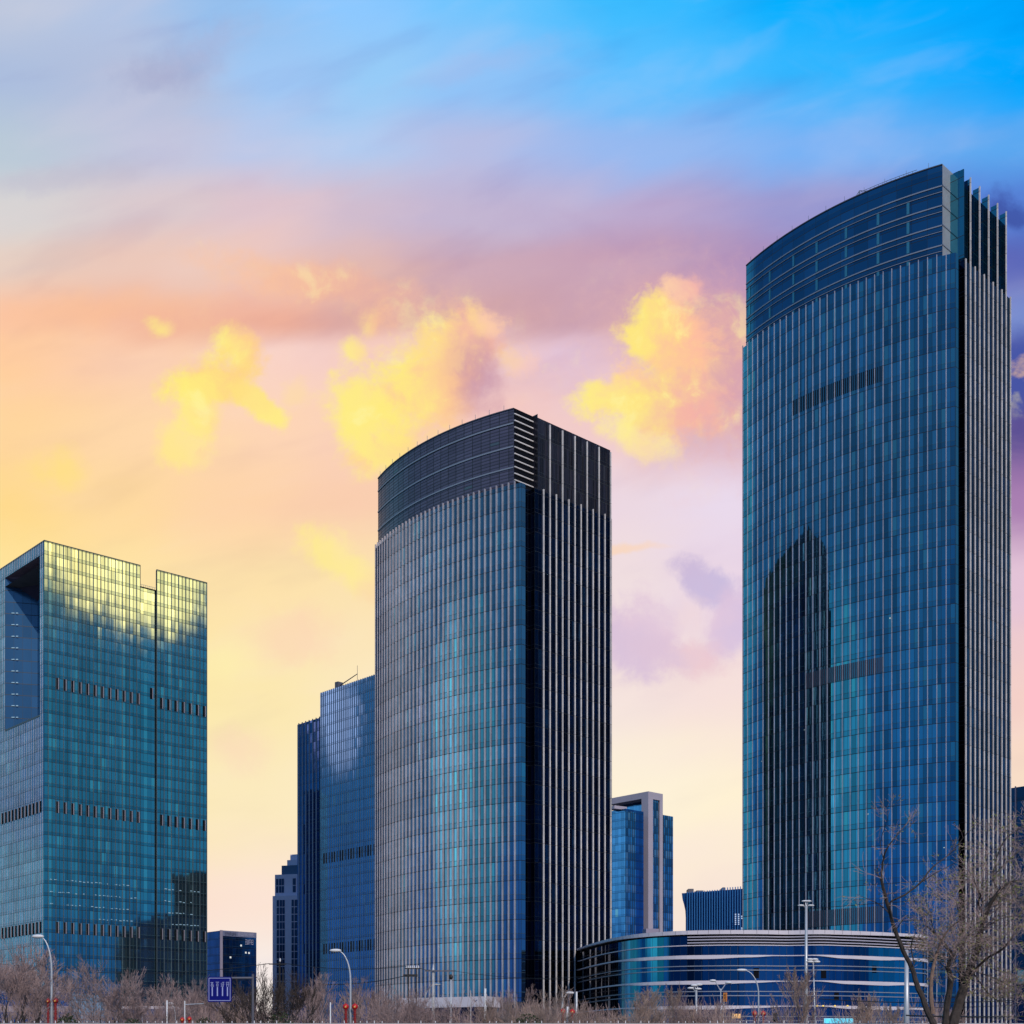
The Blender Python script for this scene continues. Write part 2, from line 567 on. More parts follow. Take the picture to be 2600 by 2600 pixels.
def emit(name, col, strength):
    m = bpy.data.materials.new(name)
    m.use_nodes = True
    b = m.node_tree.nodes['Principled BSDF']
    b.inputs['Base Color'].default_value = (col[0], col[1], col[2], 1)
    b.inputs['Emission Color'].default_value = (col[0], col[1], col[2], 1)
    b.inputs['Emission Strength'].default_value = strength
    return m


def glass(name, base, fh=4.2, pw=1.5, spandrel=0.22, sp_tint=0.75, joint=(0.01, 0.014, 0.02), jw=0.07, jh=0.14,
          vary=0.22, colvary=0.1, pale=0.04, pale_col=(0.25, 0.42, 0.48), rough=0.04, metal=0.97, z_off=0.0, wob=0.012, colpitch=0, bigvary=0.0, bigw=12.0):
    """coated curtain-wall glass; uv are metres along the wall and metres up"""
    m = bpy.data.materials.new(name)
    m.use_nodes = True
    T = NT(m.node_tree)
    b = T.n['Principled BSDF']
    uvn = T.n.new('ShaderNodeUVMap')
    u, v, _ = T.sep(uvn.outputs[0])
    v = T.m('ADD', v, z_off)
    cu = T.m('DIVIDE', u, pw)
    cv = T.m('DIVIDE', v, fh)
    iu, iv = T.m('FLOOR', cu), T.m('FLOOR', cv)
    fu, fv = T.m('FRACT', cu), T.m('FRACT', cv)
    wn = T.white(T.xyz(iu, iv, 3.7))
    wc = T.white(T.xyz(iu, 0.0, 9.1))
    wf = T.white(T.xyz(0.0, iv, 5.3))
    k = T.m('ADD', T.m('MULTIPLY', T.m('SUBTRACT', wn[0], 0.5), 2 * vary), 1.0)
    k = T.m('ADD', k, T.m('MULTIPLY', T.m('SUBTRACT', wc[0], 0.5), 2 * colvary))
    k = T.m('ADD', k, T.m('MULTIPLY', T.m('SUBTRACT', wf[0], 0.5), 0.08))
    if bigvary:
        wb = T.white(T.xyz(T.m('FLOOR', T.m('DIVIDE', u, bigw)), 0.0, 2.2))
        k = T.m('ADD', k, T.m('MULTIPLY', T.m('SUBTRACT', wb[0], 0.5), 2 * bigvary))
    # broad unevenness of the coating
    uvv = T.xyz(T.m('MULTIPLY', u, 0.05), T.m('MULTIPLY', v, 0.02))
    k = T.m('MULTIPLY', k, T.rng(T.noise(uvv, 1.0, 3, 0.5), 0.3, 0.7, 0.88, 1.12))
    col = T.mix(1.0, (base[0], base[1], base[2], 1), T.xyz(k, k, k), 'MULTIPLY')
    wp = T.white(T.xyz(iu, iv, 21.0))
    pf = T.m('MULTIPLY', T.m('GREATER_THAN', wp[0], 1 - pale), 0.75)
    col = T.mix(pf, col, (pale_col[0], pale_col[1], pale_col[2], 1))
    if colpitch:
        cm = T.m('LESS_THAN', T.m('ABSOLUTE', T.m('SUBTRACT', T.m('FLOORED_MODULO', iu, float(colpitch)), 1.0)), 0.5)
        cm = T.m('MULTIPLY', cm, T.rng(wn[0], 0.0, 1.0, 0.25, 0.75))
        col = T.mix(cm, col, (pale_col[0], pale_col[1], pale_col[2], 1))
    sp = T.m('MULTIPLY', T.m('LESS_THAN', fv, spandrel), 1 - sp_tint)
    col = T.mix(sp, col, (base[0] * 0.2, base[1] * 0.3, base[2] * 0.4, 1))
    jv = T.m('LESS_THAN', fu, jw / pw)
    jh_ = T.m('LESS_THAN', fv, jh / fh)
    j = T.m('MAXIMUM', jv, jh_)
    # thin line above the spandrel
    s2 = T.m('LESS_THAN', T.m('ABSOLUTE', T.m('SUBTRACT', fv, spandrel)), 0.35 * jh / fh)
    j = T.m('MAXIMUM', j, T.m('MULTIPLY', s2, 0.7))
    col = T.mix(j, col, (joint[0], joint[1], joint[2], 1))
    T.l.new(col, b.inputs['Base Color'])
    T.l.new(T.m('MULTIPLY', T.m('SUBTRACT', 1.0, j), metal), b.inputs['Metallic'])
    T.l.new(T.m('ADD', rough, T.m('MULTIPLY', j, 0.4)), b.inputs['Roughness'])
    # every pane is set a hair out of plane
    g = T.n.new('ShaderNodeNewGeometry')
    dv = T.vm('SCALE', T.vm('SUBTRACT', wn[1], (0.5, 0.5, 0.5)), wob)
    wv = T.noise(T.xyz(T.m('MULTIPLY', u, 0.35), T.m('MULTIPLY', v, 0.25)), 1.0, 2, 0.5)
    dv2 = T.xyz(T.m('MULTIPLY', T.m('SUBTRACT', wv, 0.5), wob), 0.0, T.m('MULTIPLY', T.m('SUBTRACT', wv, 0.5), wob))
    nn = T.vm('NORMALIZE', T.vm('ADD', T.vm('ADD', g.outputs['Normal'], dv), dv2))
    T.l.new(nn, b.inputs['Normal'])
    return m


M_FIN = solid('fin_metal', (0.44, 0.44, 0.54), 0.4, 0.25, 0.15, 0.4, joint=4.2)
M_FIN_M = solid('fin_metal_warm', (0.52, 0.48, 0.53), 0.36, 0.3, 0.15, 0.4, joint=4.2)
M_FIN_P = solid('fin_metal_pale', (0.74, 0.70, 0.69), 0.5, 0.05, 0.16, 0.5, joint=4.2)
M_FIN_G = solid('fin_green', (0.03, 0.05, 0.05), 0.5, 0.2)
M_FIN_W = solid('fin_light', (0.10, 0.13, 0.15), 0.5, 0.2)
M_ROOM = emit('room_light', (0.45, 0.55, 0.5), 0.4)
M_COLP = solid('column_teal', (0.10, 0.36, 0.46), 0.15, 0.7)
M_DARK = solid('dark_recess', (0.004, 0.005, 0.010), 0.8, spec=0.1)
M_LOUV = solid('louvre_grey', (0.10, 0.10, 0.13), 0.55)
M_BAND = solid('pale_band', (0.66, 0.62, 0.70), 0.5, 0.0, 0.05, 0.3)
M_RAIL = solid('rail_metal', (0.30, 0.33, 0.40), 0.4, 0.3)
M_ROOF = solid('roof_grey', (0.12, 0.12, 0.13), 0.8, 0, 0.15, 0.3)
M_STONE = solid('lilac_stone', (0.30, 0.27, 0.36), 0.8, 0, 0.08, 0.2)
M_WHITEP = solid('white_paint', (0.74, 0.74, 0.76), 0.45)
M_CONC = solid('concrete', (0.42, 0.41, 0.42), 0.85, 0, 0.12, 3.0)
M_POLEG = solid('galvanised', (0.50, 0.53, 0.58), 0.4, 0.3)
M_RED = solid('lantern_red', (0.52, 0.012, 0.012), 0.45)
M_REDP = solid('dark_red_paint', (0.26, 0.012, 0.012), 0.5)
M_GOLD = solid('gold_mark', (0.75, 0.42, 0.08), 0.4)
M_BLACK = solid('black_paint', (0.012, 0.012, 0.014), 0.5)
M_BARK = solid('bark_dark', (0.045, 0.035, 0.032), 0.9, 0, 0.45, 6.0)
M_BARKB = solid('bark_brown', (0.20, 0.13, 0.10), 0.9, 0, 0.4, 6.0)
M_TWIG = solid('twig_brown', (0.31, 0.22, 0.215), 0.9, 0, 0.35, 0.5)
M_TWIGL = solid('twig_light', (0.34, 0.24, 0.20), 0.9, 0, 0.35, 0.5)
M_TWIGD = solid('twig_dark', (0.055, 0.04, 0.035), 0.9, 0, 0.35, 0.5)
M_BUD = solid('young_leaf', (0.22, 0.24, 0.05), 0.7, 0, 0.3, 3.0)
M_GREEN = solid('evergreen', (0.035, 0.05, 0.02), 0.8, 0, 0.4, 3.0)

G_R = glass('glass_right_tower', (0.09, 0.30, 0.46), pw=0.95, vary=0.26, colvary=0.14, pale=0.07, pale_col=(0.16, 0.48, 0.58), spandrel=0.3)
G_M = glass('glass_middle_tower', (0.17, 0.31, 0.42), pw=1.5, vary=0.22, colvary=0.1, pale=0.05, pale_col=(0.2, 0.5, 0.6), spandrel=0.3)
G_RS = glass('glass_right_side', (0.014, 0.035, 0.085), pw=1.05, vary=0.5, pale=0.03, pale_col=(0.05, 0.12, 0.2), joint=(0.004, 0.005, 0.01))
G_RC = glass('glass_crown_blue', (0.06, 0.19, 0.34), pw=3.3, vary=0.12, pale=0.0, fh=4.2, spandrel=0.28, pale_col=(0.12, 0.4, 0.5))
G_MC = glass('glass_crown_grey', (0.15, 0.13, 0.19), pw=2.4, vary=0.12, pale=0.02, fh=0.7, spandrel=0.3, rough=0.28, jh=0.1, metal=0.5, jw=0.16, pale_col=(0.12, 0.18, 0.2))
G_MCS = glass('louvre_crown_dark', (0.03, 0.03, 0.05), pw=0.6, vary=0.5, pale=0.02, fh=4.2, rough=0.25, metal=0.5, jh=0.2, pale_col=(0.08, 0.08, 0.1))
G_TEAL = glass('glass_blade', (0.08, 0.32, 0.42), pw=3.0, vary=0.1, pale=0.0, fh=4.2, spandrel=0.0)
G_L = glass('glass_left_tower', (0.25, 0.46, 0.52), pw=1.5, vary=0.15, colvary=0.13, pale=0.03, pale_col=(0.5, 0.85, 0.8), spandrel=0.3, sp_tint=0.6, colpitch=6, wob=0.006)
G_LS = glass('glass_left_side', (0.22, 0.36, 0.46), pw=1.5, vary=0.25, colvary=0.15, pale=0.04, pale_col=(0.4, 0.5, 0.55), spandrel=0.24)
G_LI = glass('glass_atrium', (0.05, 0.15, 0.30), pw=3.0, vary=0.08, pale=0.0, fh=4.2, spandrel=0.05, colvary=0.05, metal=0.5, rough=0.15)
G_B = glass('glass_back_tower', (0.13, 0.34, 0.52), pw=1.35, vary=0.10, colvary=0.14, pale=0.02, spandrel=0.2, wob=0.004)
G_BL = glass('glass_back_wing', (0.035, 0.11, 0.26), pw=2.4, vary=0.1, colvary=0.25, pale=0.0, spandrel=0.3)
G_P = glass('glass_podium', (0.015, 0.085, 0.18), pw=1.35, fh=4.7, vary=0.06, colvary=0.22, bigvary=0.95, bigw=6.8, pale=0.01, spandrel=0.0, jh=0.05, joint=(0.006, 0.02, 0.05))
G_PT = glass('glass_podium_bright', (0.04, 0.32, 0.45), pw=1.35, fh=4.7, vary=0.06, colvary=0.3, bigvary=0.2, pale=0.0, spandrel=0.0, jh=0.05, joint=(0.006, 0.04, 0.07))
G_F = glass('glass_far', (0.06, 0.17, 0.36), pw=2.0, fh=4.0, vary=0.2, colvary=0.1, pale=0.02, spandrel=0.25)
G_F2 = glass('glass_far_curtains', (0.14, 0.36, 0.50), pw=1.6, fh=4.0, vary=0.45, colvary=0.1, pale=0.25, pale_col=(0.6, 0.6, 0.62), spandrel=0.3, jw=0.4)

# ------------------------------------------------------------------ ground
g = MB()
g.quad((-9000, -3000, 0), (9000, -3000, 0), (9000, 12000, 0), (-9000, 12000, 0))
go = g.build('ground', solid('earth', (0.09, 0.085, 0.075), 0.95, 0, 0.3, 0.08))
go['kind'] = 'structure'
g = MB()
g.quad((-400, 62, 0.004), (400, 62, 0.004), (400, 84, 0.004), (-400, 84, 0.004))
o = g.build('road', solid('asphalt', (0.05, 0.05, 0.052), 0.9, 0, 0.2, 0.6))
o['kind'] = 'structure'
g = MB()
for yy in (61.0, 85.0):
    g.box((0, yy, 0.07), 800, 2.0, 0.14)
o = g.build('pavement', solid('paving', (0.28, 0.27, 0.26), 0.9, 0, 0.15, 1.0))
o['kind'] = 'structure'
g = MB()
for lane in (69.3, 76.6):
    for k in range(-40, 41):
        g.quad((k * 9 - 2, lane - .08, 0.008), (k * 9 + 2, lane - .08, 0.008), (k * 9 + 2, lane + .08, 0.008), (k * 9 - 2, lane + .08, 0.008))
o = g.build('road_markings', M_WHITEP)
o['kind'] = 'structure'

# ------------------------------------------------------------------ the two curved towers
def arc(L, C, sag, n):
    """points from L to C bulging to the right of L->C... outward towards the viewer's left"""
    cx, cy = C[0] - L[0], C[1] - L[1]
    ch = math.hypot(cx, cy)
    Rr = (ch * ch / 4 + sag * sag) / (2 * sag)
    tx, ty = cx / ch, cy / ch
    nx, ny = ty, -tx            # right of the direction L->C ( = outward )
    if nx > 0:
        nx, ny = -nx, -ny
    mx, my = (L[0] + C[0]) / 2 + nx * (sag - Rr), (L[1] + C[1]) / 2 + ny * (sag - Rr)
    half = math.asin(ch / 2 / Rr)
    pts, nrm = [], []
    for i in range(n + 1):
        a = -half + 2 * half * i / n
        dx = nx * math.cos(a) + tx * math.sin(a)
        dy = ny * math.cos(a) + ty * math.sin(a)
        pts.append((mx + dx * Rr, my + dy * Rr))
        nrm.append((dx, dy))
    return pts, nrm


def offs(pts, nrm, d):
    return [(p[0] + n[0] * d, p[1] + n[1] * d) for p, n in zip(pts, nrm)]


def curved_tower(nm, label, L, C, E, sag, Hb, Hc, nf, crown_px, kind, rootz=0):
    root = thing(nm, label, 'skyscraper', ((L[0] + E[0]) / 2, (L[1] + E[1]) / 2, 0), 'curved glass towers')
    blue = kind == 'R'
    pts, nrm = arc(L, C, sag, nf * 2)
    bl = math.hypot(E[0] - C[0], E[1] - C[1])
    bd = ((E[0] - C[0]) / bl, (E[1] - C[1]) / bl)
    rn = (bd[1], -bd[0])                       # normal of the right side
    Fp = add(L, bd, bl)                        # hidden back left corner
    gb = G_R if blue else G_M
    m = MB()
    m.walls(pts, 0, Hb)
    m.build('curved_facade', gb, root)
    # slim glazed return at the corner
    m = MB()
    c1 = add(C, bd, 1.2)
    m.wall(C, c1, 0, Hb)
    m.build('corner_return', G_TEAL if blue else G_M, root)
    m = MB()
    c2 = add(c1, rn, -1.6)
    c4 = add(C, bd, 4.0)
    c3 = add(c4, rn, -1.6)
    m.wall(c1, c2, 0, Hb)
    m.wall(c2, c3, 0, Hb, 3.0)
    m.wall(c3, c4, 0, Hb, 8.0)
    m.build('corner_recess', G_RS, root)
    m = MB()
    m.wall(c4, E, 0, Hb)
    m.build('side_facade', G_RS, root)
    m = MB()
    bpts, bnrm = arc(Fp, E, sag, 24)
    back = [(2 * (Fp[0] + E[0]) / 2 - p[0], 2 * (Fp[1] + E[1]) / 2 - p[1]) for p in bpts]   # bulges the other way
    m.walls(back if math.hypot(back[0][0] - E[0], back[0][1] - E[1]) < 1 else back[::-1], 0, Hb)
    m.wall(Fp, L, 0, Hb)
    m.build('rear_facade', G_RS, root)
    m = MB()
    m.poly([(p[0], p[1], Hb - 0.05) for p in pts + [c1, c2, c3, c4, E, Fp]])
    m.build('terrace_roof', M_ROOF, root)
    # fins of the curved front: every one its own blade
    for i in range(0, nf):
        k = i * 2
        p, n = pts[k], nrm[k]
        mm = MB()
        if blue:
            mm.post(p, n, 0.155, 0.15, 0, Hb + 0.5)
        else:
            mm.post(p, n, 0.22, 0.34, 0, Hb + 0.5)
        mm.build('front_fin', M_FIN if blue else M_FIN_M, root)
    # side fins
    nside = 11 if blue else 12
    s0 = 4.35 if blue else 6.6
    s1 = bl - 0.5
    for k in range(nside):
        s = s0 + (s1 - s0) * k / (nside - 1)
        if not blue:
            s = s0 + (s1 - s0) * (k / (nside - 1))
        p = add(C, bd, s)
        tall = k % 2 == 1
        mm = MB()
        mm.post(p, rn, 0.30 if blue else 0.26, 0.2 if blue else 0.24, 0, (Hc - 1.4 if blue else Hc - 1.6) if tall else Hb + 0.4)
        mm.build('side_fin', M_FIN_P, root)
    # ---- crown, set back
    inset = 0.9 if blue else 0.45
    cp = offs(pts, nrm, -inset)
    k = (crown_px - 1300) / F
    keep = [p for p in cp if p[0] / p[1] < k]
    a, b_ = keep[-1], cp[min(len(keep), len(cp) - 1)]
    tt = (k * a[1] - a[0]) / ((b_[0] - a[0]) - k * (b_[1] - a[1]))
    Cc = (a[0] + (b_[0] - a[0]) * tt, a[1] + (b_[1] - a[1]) * tt)
    keep.append(Cc)
    m = MB()
    m.walls(keep, Hb - 1, Hc)
    cf = m.build('crown_front', G_RC if blue else G_MC, root)
    ret = 4.6 if blue else 5.6
    Cr = add(Cc, bd, ret)
    din = 1.5 if blue else 0.5
    # wall plane of the crown on the right side
    q0 = add(add(C, bd, (Cr[0] - C[0]) * bd[0] + (Cr[1] - C[1]) * bd[1]), rn, -din)
    q1 = add(E, rn, -din)
    m = MB()
    m.wall(Cc, Cr, Hb - 1, Hc, 0)
    m.build('crown_return', solid('crown_panel', (0.42, 0.44, 0.47), 0.35, 0.35, 0.1, 0.4) if blue else M_DARK, root)
    m = MB()
    m.wall(Cr, q0, Hb - 1, Hc)
    m.wall(q0, q1, Hb - 1, Hc - (2.6 if blue else 0.8))
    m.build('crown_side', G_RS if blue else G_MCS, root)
    m = MB()
    Fi = add(Fp, bd, -0.5)
    m.wall(q1, add(Fi, bd, 0), Hb - 1, Hc - 3)
    m.wall(Fi, keep[0], Hb - 1, Hc - 3)
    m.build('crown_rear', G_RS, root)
    m = MB()
    m.poly([(p[0], p[1], Hc - 3.05) for p in keep + [Cr, q0, q1, Fi]])
    m.build('crown_roof', M_ROOF, root)
    # rails round the crown front
    okeep = [(p[0] + (-0.72) * 0.16, p[1] + (-0.69) * 0.16) for p in keep]
    if blue:
        zs = []
        z = Hc - 4.55
        while z > Hb + 1:
            zs += [(z, 0.26), (z - 1.35, 0.12)]
            z -= 4.25
    else:
        zs = [(Hc - 3.1, 0.3), (Hc - 8.1, 0.3), (Hc - 12.6, 0.3)]
    zs = [(Hc, 0.22)] + [t for t in zs if t[0] > Hb + 0.3]
    for z, h in zs:
        m = MB()
        for i in range(len(keep) - 1):
            p, q, p2, q2 = keep[i], keep[i + 1], okeep[i], okeep[i + 1]
            m.wall(p2, q2, z - h, z)
            m.quad((p2[0], p2[1], z), (q2[0], q2[1], z), (q[0], q[1], z), (p[0], p[1], z))
            m.quad((p[0], p[1], z - h), (q[0], q[1], z - h), (q2[0], q2[1], z - h), (p2[0], p2[1], z - h))
        m.build('crown_rail', M_RAIL if z < Hc else solid('coping_dark', (0.06, 0.07, 0.1), 0.5), root)
    if blue:
        for fr in (0.02, 0.17, 0.31, 0.45, 0.59, 0.73, 0.87):
            i = int(fr * (len(keep) - 2))
            p, q = keep[i], keep[i + 1]
            for j in range(5):
                z = Hc - 4.55 - j * 4.25
                if z < Hb + 2.0:
                    break
                mm = MB()
                a = (p[0] - .05 + (q[0] - p[0]) * .1, p[1] - .05 + (q[1] - p[1]) * .1)
                b = (p[0] - .05 + (q[0] - p[0]) * .75, p[1] - .05 + (q[1] - p[1]) * .75)
                mm.wall(a, b, z - 4.0, z - 1.5)
                mm.build('column_panel', M_COLP, root)
        # glass blades that carry the tall fins
        for kk in range(1, nside, 2):
            s = s0 + (s1 - s0) * kk / (nside - 1)
            p = add(C, bd, s)
            mm = MB()
            a1 = add(p, rn, -din)
            a2 = add(p, rn, 0.1)
            d1, d2 = add(a1, bd, 0.2), add(a2, bd, 0.2)
            mm.prism([a2, d2, d1, a1], Hb, Hc - 1.6)
            mm.uv = [(0.3, v[2]) for v in mm.v]
            mm.build('glass_blade', G_TEAL, root)
        mm = MB()
        p = add(C, bd, s0 - 1.0)
        a1, a2 = add(p, rn, -3.2), add(p, rn, 0.1)
        d1, d2 = add(a1, bd, 0.25), add(a2, bd, 0.25)
        mm.prism([a2, d2, d1, a1], Hb + 0.3, Hc - 0.9)
        mm.build('glass_blade', G_TEAL, root)
        for j in range(1, 5):
            z = Hc - 0.4 - j * 4.25
            mm = MB()
            mm.prism([add(Cc, rn, 0.12), add(Cr, rn, 0.12), Cr, Cc], z, z + 0.3)
            mm.build('return_rail', M_RAIL, root)
    else:
        # open slats on the corner return
        z = Hc - 1.4
        while z > Hb - 1.5:
            mm = MB()
            mm.prism([add(Cc, rn, 0.28), add(Cr, rn, 0.28), Cr, Cc], z, z + 0.24)
            mm.build('return_slat', M_FIN_P, root)
            z -= 1.42
    # lightning rods and window-cleaning rail on the roof edge
    for i in range(2, len(keep) - 1, 5):
        mm = MB()
        p = keep[i]
        mm.tube([(p[0], p[1], Hc - 0.2), (p[0], p[1], Hc + 1.1)], [0.05, 0.04], 4)
        mm.build('lightning_rod', M_RAIL, root)
    return root, pts, nrm, keep, bd, rn


RT = curved_tower('curved_tower', 'tallest tower, blue glass with bowed front and stepped glass blades at its top',
                  (55.9, 328.3), (94.5, 289.0), (113.0, 307.2), 4.8, 169.8 + 1.6, 190 + 1.6, 29, 2393, 'R')
MT = curved_tower('curved_tower', 'grey blue tower with bowed finned front and dark louvred crown, in the middle',
                  (-32.7, 327.0), (2.0, 290.0), (22.8, 309.8), 4.3, 121.2 + 1.6, 137.8 + 1.6, 34, 1305, 'M')

# dark louvre bands on the front of the tall tower
def louvre_band(T, i0, i1, z, h, mat, step=1):
    root, pts, nrm = T[0], T[1], T[2]
    mm = MB()
    for i in range(i0, i1):
        p, q, n = pts[i], pts[i + 1], nrm[i]
        for f0, f1 in ((0.14, 0.40), (0.62, 0.88)):
            a = (p[0] + (q[0] - p[0]) * f0 + n[0] * .06, p[1] + (q[1] - p[1]) * f0 + n[1] * .06)
            b = (p[0] + (q[0] - p[0]) * f1 + n[0] * .06, p[1] + (q[1] - p[1]) * f1 + n[1] * .06)
            mm.wall(a, b, z, z + h)
    mm.build('louvre_band', mat, root)
    mm = MB()
    for i in range(i0, i1):
        p, q, n = pts[i], pts[i + 1], nrm[i]
        a = (p[0] + n[0] * .03, p[1] + n[1] * .03)
        b = (q[0] + n[0] * .03, q[1] + n[1] * .03)
        mm.wall(a, b, z, z + h)
    mm.build('louvre_backing', solid('backing_blue', (0.10, 0.26, 0.38), 0.2, 0.9), root)


louvre_band(RT, 18, 42, 148.0, 3.4, M_DARK)
louvre_band(RT, 22, 42, 84.2, 3.4, solid('louvre_purple', (0.045, 0.04, 0.07), 0.6))
louvre_band(RT, 22, 42, 29.5, 3.6, solid('louvre_purple', (0.03, 0.03, 0.05), 0.6))

for T_, seed, n_, zmax in ((RT, 5, 7, 165), (MT, 9, 6, 118)):
    rq = random.Random(seed)
    for k in range(n_):
        i = rq.randrange(4, len(T_[1]) - 3)
        p, q, n = T_[1][i], T_[1][i + 1], T_[2][i]
        z = 4.2 * rq.randrange(6, int(zmax / 4.2)) + rq.uniform(2.6, 3.4)
        f0 = rq.uniform(.25, .5)
        mm = MB()
        mm.wall((p[0] + (q[0] - p[0]) * f0 + n[0] * .02, p[1] + (q[1] - p[1]) * f0 + n[1] * .02), (p[0] + (q[0] - p[0]) * (f0 + .3) + n[0] * .02, p[1] + (q[1] - p[1]) * (f0 + .3) + n[1] * .02), z, z + rq.uniform(.12, .35))
        mm.build('room_light', M_ROOM, T_[0])
# window-cleaning frame on the tall tower roof
mm = MB()
kp = RT[3]
p = kp[int(len(kp) * 0.62)]
z = 191.6
mm.tube([(p[0] + 1, p[1] + 1, z - 2), (p[0] + 1, p[1] + 1, z + 1.8)], [0.1, 0.1], 4)
mm.tube([(p[0] + 1, p[1] + 1, z + 1.8), (p[0] + 4.2, p[1] - 1, z + 0.3)], [0.08, 0.08], 4)
mm.tube([(p[0] + 1, p[1] + 1, z + 1.8), (p[0] - 1, p[1] + 2.5, z - 1)], [0.08, 0.08], 4)
for i in range(int(len(kp) * 0.62), int(len(kp) * 0.86)):
    a, b = kp[i], kp[i + 1]
    mm.tube([(a[0] + .6, a[1] + .6, z + 1.0), (b[0] + .6, b[1] + .6, z + 1.0)], [0.06, 0.06], 4)
    mm.tube([(a[0] + .6, a[1] + .6, z - 3), (a[0] + .6, a[1] + .6, z + 1.0)], [0.05, 0.05], 4)
mm.build('roof_gantry', M_RAIL, RT[0])

# ------------------------------------------------------------------ left green glass tower
LC = (-161.0, 467.0)
LH = 176.7
root = thing('green_glass_tower', 'green and teal glass slab tower with a tall void cut in its left side', 'skyscraper', (LC[0], LC[1] + 20, 0))
s_end = run_to(LC, BX, 525)
sa = run_to(LC, BX, 356)
sb = run_to(LC, BX, 398)
P0, Pa, Pb, Pe = LC, add(LC, BX, sa), add(LC, BX, sb), add(LC, BX, s_end)
DEP = 40.0
m = MB(); m.wall(P0, Pa, 0, LH); m.build('front_facade', G_L, root)
m = MB(); m.wall(Pb, Pe, 0, LH, 51.0); m.build('front_facade', G_L, root)
Pa2, Pb2 = add(Pa, NR, -0.7), add(Pb, NR, -0.7)
m = MB(); m.wall(Pa2, Pb2, 0, LH - 7.2, sa); m.build('recessed_bay', G_L, root)
m = MB(); m.wall(Pa, Pa2, 0, LH); m.wall(Pb2, Pb, 0, LH); m.build('bay_jamb', M_DARK, root)
m = MB()
for k in range(9):
    p = add(Pa2, BX, (sb - sa) * (k + 0.3) / 9)
    m.tube([(p[0], p[1], LH - 7.3), (p[0], p[1], LH - 6.3)], [0.06, 0.06], 4)
m.tube([(Pa2[0], Pa2[1], LH - 6.3), (Pb2[0], Pb2[1], LH - 6.3)], [0.05, 0.05], 4)
m.build('bay_railing', M_RAIL, root)
Pf = add(Pe, AX, DEP)
Pg = add(P0, AX, DEP)
m = MB(); m.wall(Pe, Pf, 0, LH); m.wall(Pf, Pg, 0, LH); m.build('rear_facade', G_LS, root)
m = MB(); m.poly([(p[0], p[1], LH - 7.3) for p in (P0, Pe, Pf, Pg)]); m.build('roof', M_ROOF, root)
m = MB()
for p, q, n in ((P0, Pa, NR), (Pb, Pe, NR), (P0, Pg, NL)):
    a, b = add(p, n, 0.06), add(q, n, 0.06)
    c, e = add(q, n, -0.5), add(p, n, -0.5)
    pp = [a, b, c, e]
    if cross2(a, b, c) < 0:
        pp = pp[::-1]
    m.prism(pp, LH + 0.003, LH + 0.35)
m.build('coping', solid('coping_green', (0.05, 0.08, 0.07), 0.5), root)
# left side: jambs, void, lower wall
ZV0, ZV1 = 117.0, 172.6
vj = run_to(P0, AX, 101)            # right jamb width
vl = run_to(P0, AX, 13)             # left edge of the void
m = MB()
J0, J1 = add(P0, AX, vj), add(P0, AX, vl)
m.wall(Pg, J1, 0, LH)
m.wall(J1, J0, 0, ZV0, 8.0)
m.wall(J1, J0, ZV1, LH, 8.0)
m.wall(J0, P0, 0, LH, 40.0)
m.build('side_facade', G_LS, root)
V2 = (-172.9, 494.5)
V3 = (-155.0, 480.0)
VJ = add(J0, BX, 7.0)
m = MB()
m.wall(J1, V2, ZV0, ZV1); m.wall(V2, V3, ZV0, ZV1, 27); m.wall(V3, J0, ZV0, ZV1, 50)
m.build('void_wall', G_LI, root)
m = MB()
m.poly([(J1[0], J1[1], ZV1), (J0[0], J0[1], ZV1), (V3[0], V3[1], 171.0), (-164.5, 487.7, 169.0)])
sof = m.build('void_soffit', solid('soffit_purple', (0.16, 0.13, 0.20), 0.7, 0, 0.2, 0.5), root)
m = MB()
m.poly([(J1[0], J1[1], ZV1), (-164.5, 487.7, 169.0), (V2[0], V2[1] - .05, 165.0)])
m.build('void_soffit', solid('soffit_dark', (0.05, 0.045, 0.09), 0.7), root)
m = MB()
m.poly([(p[0], p[1], ZV0) for p in (J0, J1, V2, V3)][::-1])
m.build('void_terrace', M_ROOF, root)
m = MB()
m.prism([add(J0, NL, 0.1), add(J1, NL, 0.1), add(J1, NL, -0.2), add(J0, NL, -0.2)][::-1], ZV0 - 0.1, ZV0 + 0.5)
m.build('terrace_coping', M_FIN_W, root)
z = ZV0 + 5.0
while z < ZV1 - 12:
    a = (J1[0] + 2.2, J1[1] + 2.5 * 2.2 / 10.6 - .1)
    m = MB(); m.wall((a[0], a[1] - .1), (a[0] + 1.1, a[1] - .1), z, z + 0.32); m.wall((a[0] + 1.6, a[1] - .1), (a[0] + 2.4, a[1] - .1), z, z + 0.32)
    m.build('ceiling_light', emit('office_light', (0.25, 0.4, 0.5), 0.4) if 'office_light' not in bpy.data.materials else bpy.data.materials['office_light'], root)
    z += 4.2
